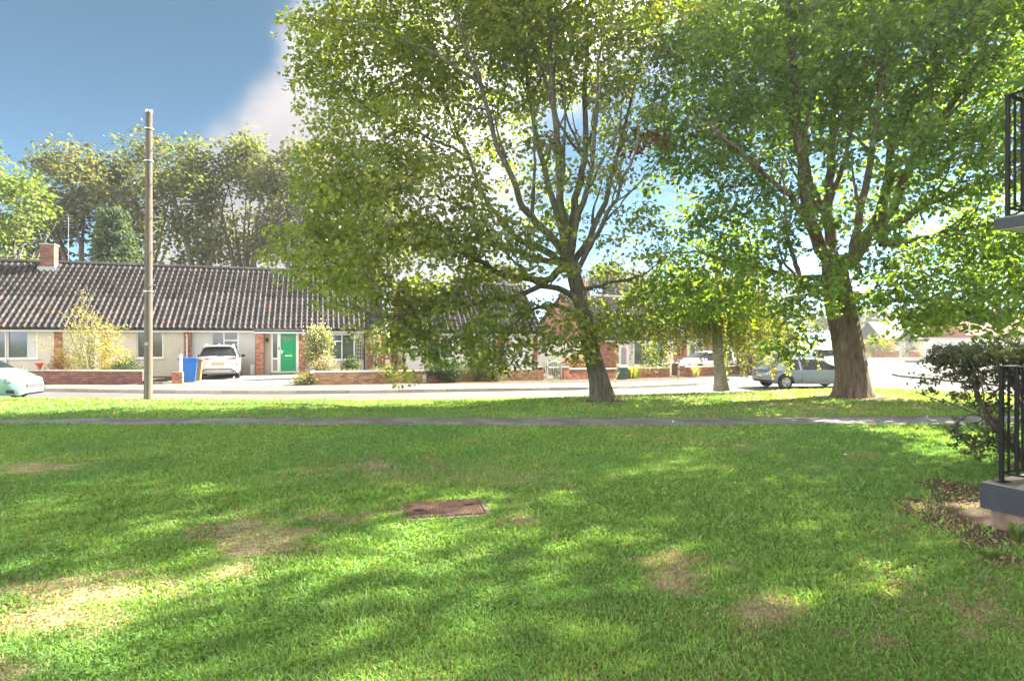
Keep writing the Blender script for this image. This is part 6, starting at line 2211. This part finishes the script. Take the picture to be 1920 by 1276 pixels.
P_ST = [(0.30, 0.31, 0.13), (0.38, 0.36, 0.18), (0.24, 0.27, 0.09)]
for (px, Y, L_, lab) in ((640, 25.2, .75, 'strappy pale grass clump behind the left end of the long wall'), (668, 25.6, .70, 'strappy pale grass clump below the trellis'), (700, 25.9, .66, 'strappy pale grass clump below the brick pier'), (735, 26.4, .6, 'strappy grass clump under the leaning maple sprays')):
    tuft(lab, gpt(px, Y), 260, L_, P_ST, .7)
shrub('shrub', 'silvery low shrub behind the long buff wall', gpt(722, 25.4), [(0, 0, .40, .8, .4, .38, 1)], 110, 24, PS, (.04, .075), .13, dmin=.1)
shrub('shrub', 'dense dark green box shrub behind the long buff wall', gpt(835, 26.3), [(0, 0, .55, .95, .5, .52, 1)], 220, 26, PD, (.05, .085), .13, dmin=.1)
shrub('shrub', 'bright lime shrub beside the dark box shrub', gpt(895, 27.4), [(0, 0, .8, .7, .5, .75, 1)], 170, 24, PG, (.05, .09), .14, dmin=.11)
shrub('plant', 'white flowering plants behind the long wall near the white door', gpt(930, 27.6), [(0, 0, .45, .6, .4, .42, 1)], 80, 22, PG, (.05, .08), .12, flowers=((.65, .63, .55), 260, .055), cat='plant', dmin=.1)
shrub('shrub', 'white blossom climber against the brick pier', gpt(702, 30.2), [(0, 0, 1.5, .35, .25, 1.0, 1)], 80, 26, PG, (.05, .09), .14, flowers=((.64, .60, .52), 300, .06), dmin=.12)
shrub('shrub', 'orange autumn shrub behind the red wall left of the maple trunk', gpt(1083, 32.5), [(0, 0, .75, .75, .5, .65, 1), (.5, 0, .55, .7, .5, .5, 1)], 170, 24, PR, (.06, .10), .15, dmin=.12)
shrub('shrub', 'fine leaved green shrub seen through the metal gate', gpt(1040, 32.0), [(0, 0, .55, .5, .4, .52, 1)], 90, 22, PG, (.05, .08), .13, dmin=.11)
tuft('tall lime green grass clump behind the street cabinet', gpt(1187, 33.2), 320, .85, [(0.26, 0.30, 0.07), (0.32, 0.34, 0.10)], .8)
shrub('shrub', 'leafy green climber shrub by the white bay window', gpt(1222, 34.6), [(0, 0, 1.1, .6, .4, .9, 1)], 120, 24, PG, (.06, .10), .16, dmin=.13)
shrub('shrub', 'dark purple leaved shrub behind the hanging birch leaves', gpt(1405, 36.0), [(0, 0, .95, .75, .6, .9, 1)], 150, 24, [(0.09, 0.04, 0.05), (0.12, 0.05, 0.055), (0.07, 0.035, 0.04)], (.07, .12), .17, dmin=.13)
tuft('spiky pale clump in front of the half hidden white car', gpt(1305, 34.9), 60, .95, [(0.35, 0.34, 0.22), (0.30, 0.30, 0.16)], .4)


def fpt(px, Y): return ((px - 960) / FPX * Y, Y, zz_ + .12)


shrub('shrub', 'pale feathery shrub across the junction beside the maple trunk', fpt(1640, 75.5), [(0, 0, 1.2, 2.2, .8, 1.2, 1), (.4, 0, 2.2, 1.2, .7, .9, 1)], 160, 22, PS, (.14, .24), .38, dmin=.3, thick=.04)
shrub('shrub', 'orange leaved shrub left of the cottage porch', fpt(1668, 76), [(0, 0, 1.2, 1.0, .7, 1.0, 1)], 70, 20, PR, (.14, .22), .32, dmin=.28, thick=.03)
shrub('hedge', 'clipped dark hedge right of the cottage porch', fpt(1730, 77), [(0, 0, 1.0, 2.4, .6, .9, 1)], 150, 22, PD, (.14, .22), .32, dmin=.3, cat='hedge', thick=.03)
tuft('arching straw coloured pampas clump right of the cottage', fpt(1742, 70.0), 320, 2.4, [(0.45, 0.42, 0.24), (0.36, 0.36, 0.18)], 1.6)

# ------------------------------------------------------------------ foreground shrub by the flats
def near_shrub():
    by = 7.2; sc = FPX / by
    Wp = lambda px, py, dy=0.0: np.array([(px - 960) / sc, by + dy, 1.6 + (638 - py) / sc])
    e = empty('cotoneaster_shrub', (0, 0, 0)); tag(e, 'dark twiggy cotoneaster shrub behind the black railing', 'shrub')
    mb = MB(); nodes = []; nr = []
    base = np.array([6.55, 7.35, -.05])
    stems = [([(1880, 810), (1845, 745, .0), (1815, 690, -.1), (1790, 650, -.1)], .042), ([(1900, 830), (1870, 770, .2), (1850, 700, .3), (1845, 650, .35)], .03), ([(1925, 800), (1925, 720, .2), (1930, 650, .2)], .03),
             ([(1860, 770), (1820, 770, -.2), (1795, 720, -.3), (1775, 670, -.35)], .016), ([(1890, 840), (1840, 800, -.25), (1800, 780, -.35), (1750, 805, -.4)], .016), ([(1880, 810), (1830, 830, -.1), (1780, 850, -.2)], .012),
             ([(1850, 750), (1850, 700, -.3), (1870, 650, -.4)], .014), ([(1835, 730), (1800, 705, .2), (1775, 695, .3)], .012), ([(1870, 790), (1810, 760, .3), (1760, 740, .4)], .012), ([(1840, 740), (1842, 800, -.1), (1845, 835, -.15)], .008),
             ([(1900, 820), (1905, 740, -.2), (1890, 670, -.2)], .018)]
    for k, (s, r0) in enumerate(stems):
        p = [Wp(*q) for q in s]
        if k < 3: p = [base + np.array([.05 * k, .03 * k, 0])] + p
        pts = bend(p, 5); pts[1:] += np.cumsum(rng.normal(size=(len(pts) - 1, 3)) * .010, axis=0)
        rr = np.linspace(r0, r0 * .3, len(pts))
        mb.tube([tuple(q) for q in pts], list(rr), 7, caps=False)
        for q, r_ in zip(pts[2:], rr[2:]): nodes.append(q); nr.append(r_)
    ee = []
    for (px, py, dy, rx, ry, rd, w) in [(1830, 668, 0, 85, 24, .45, 1.5), (1900, 665, .1, 75, 26, .5, 1.5), (1775, 675, -.1, 40, 22, .35, 1.2), (1850, 700, 0, 80, 26, .4, 1.0), (1760, 712, .1, 38, 14, .3, .6), (1800, 745, 0, 60, 25, .35, .35), (1790, 815, -.25, 60, 22, .3, .75), (1840, 830, -.1, 50, 30, .3, .7), (1900, 760, .1, 50, 60, .35, .45), (1960, 700, 0, 60, 60, .5, 1.0), (1750, 790, -.3, 22, 12, .2, .5)]:
        c = Wp(px, py, dy); ee.append((*c, rx / sc, rd, ry / sc, w))
    cl = relax(sample_crown(ee, 950, .2), .045)
    N = grow_twigs(nodes, nr, cl, mb, .0035, .005, 4)
    # herring-bone side shoots
    shoot = []
    for c in cl:
        for q in range(2):
            d = rng.normal(size=3) * np.array([1, 1, .5]); d /= np.linalg.norm(d)
            l = rng.uniform(.06, .17); t = c + d * l
            mb.tube([tuple(c), tuple(t)], [.0028, .0012], 3, caps=False)
            for s_ in np.linspace(.15, 1, 7):
                shoot.append(c + d * l * s_ + rng.normal(size=3) * .008)
    mb.build('stems', base_mat('shrub bark', (0.10, 0.082, 0.062), .9, noise=.3, nscale=20), e, fix=False)
    pos = np.array(shoot); m = len(pos)
    pal = np.array([(0.062, 0.105, 0.050), (0.085, 0.132, 0.062), (0.105, 0.128, 0.066), (0.14, 0.105, 0.06), (0.075, 0.124, 0.070)])
    col = pal[rng.integers(0, 5, m)] * (.7 + .6 * rng.random((m, 1)))
    ax = rng.normal(size=(m, 3)); nor = rng.normal(size=(m, 3)) * .6 + np.array([0, 0, .8])
    leaves('foliage', pos, .028 + .026 * rng.random(m), ax, nor, col, M_SHRUB, OVAL, e)


near_shrub()
# weeds at the foot of the flats
for (px, py, n_, L_, lab) in ((1908, 1010, 40, .17, 'thin tall weed growing against the balcony footing'), (1855, 1045, 60, .10, 'small green weed tuft on bare soil by the flats')):
    x, y, z = ground_at(px, py, 0.0)
    tuft(lab, (x, y, float(lawn_z(x, y))), n_, L_, [(0.13, 0.20, 0.06), (0.17, 0.24, 0.08)], .10, 'weed')

# ------------------------------------------------------------------ the faintly hazy air
hm = bpy.data.materials.new('haze')
hm.use_nodes = True
ht = hm.node_tree
ht.nodes.clear()
pv = ht.nodes.new('ShaderNodeVolumePrincipled')
pv.inputs['Color'].default_value = (0.95, 0.97, 1.0, 1)
pv.inputs['Density'].default_value = 0.0006
pv.inputs['Anisotropy'].default_value = 0.45
ho = ht.nodes.new('ShaderNodeOutputMaterial')
ht.links.new(pv.outputs[0], ho.inputs['Volume'])
hb = MB().box((-905, -905, -1.95), (905, 905, 24.0)).build('haze', hm)
hb['kind'] = 'stuff'
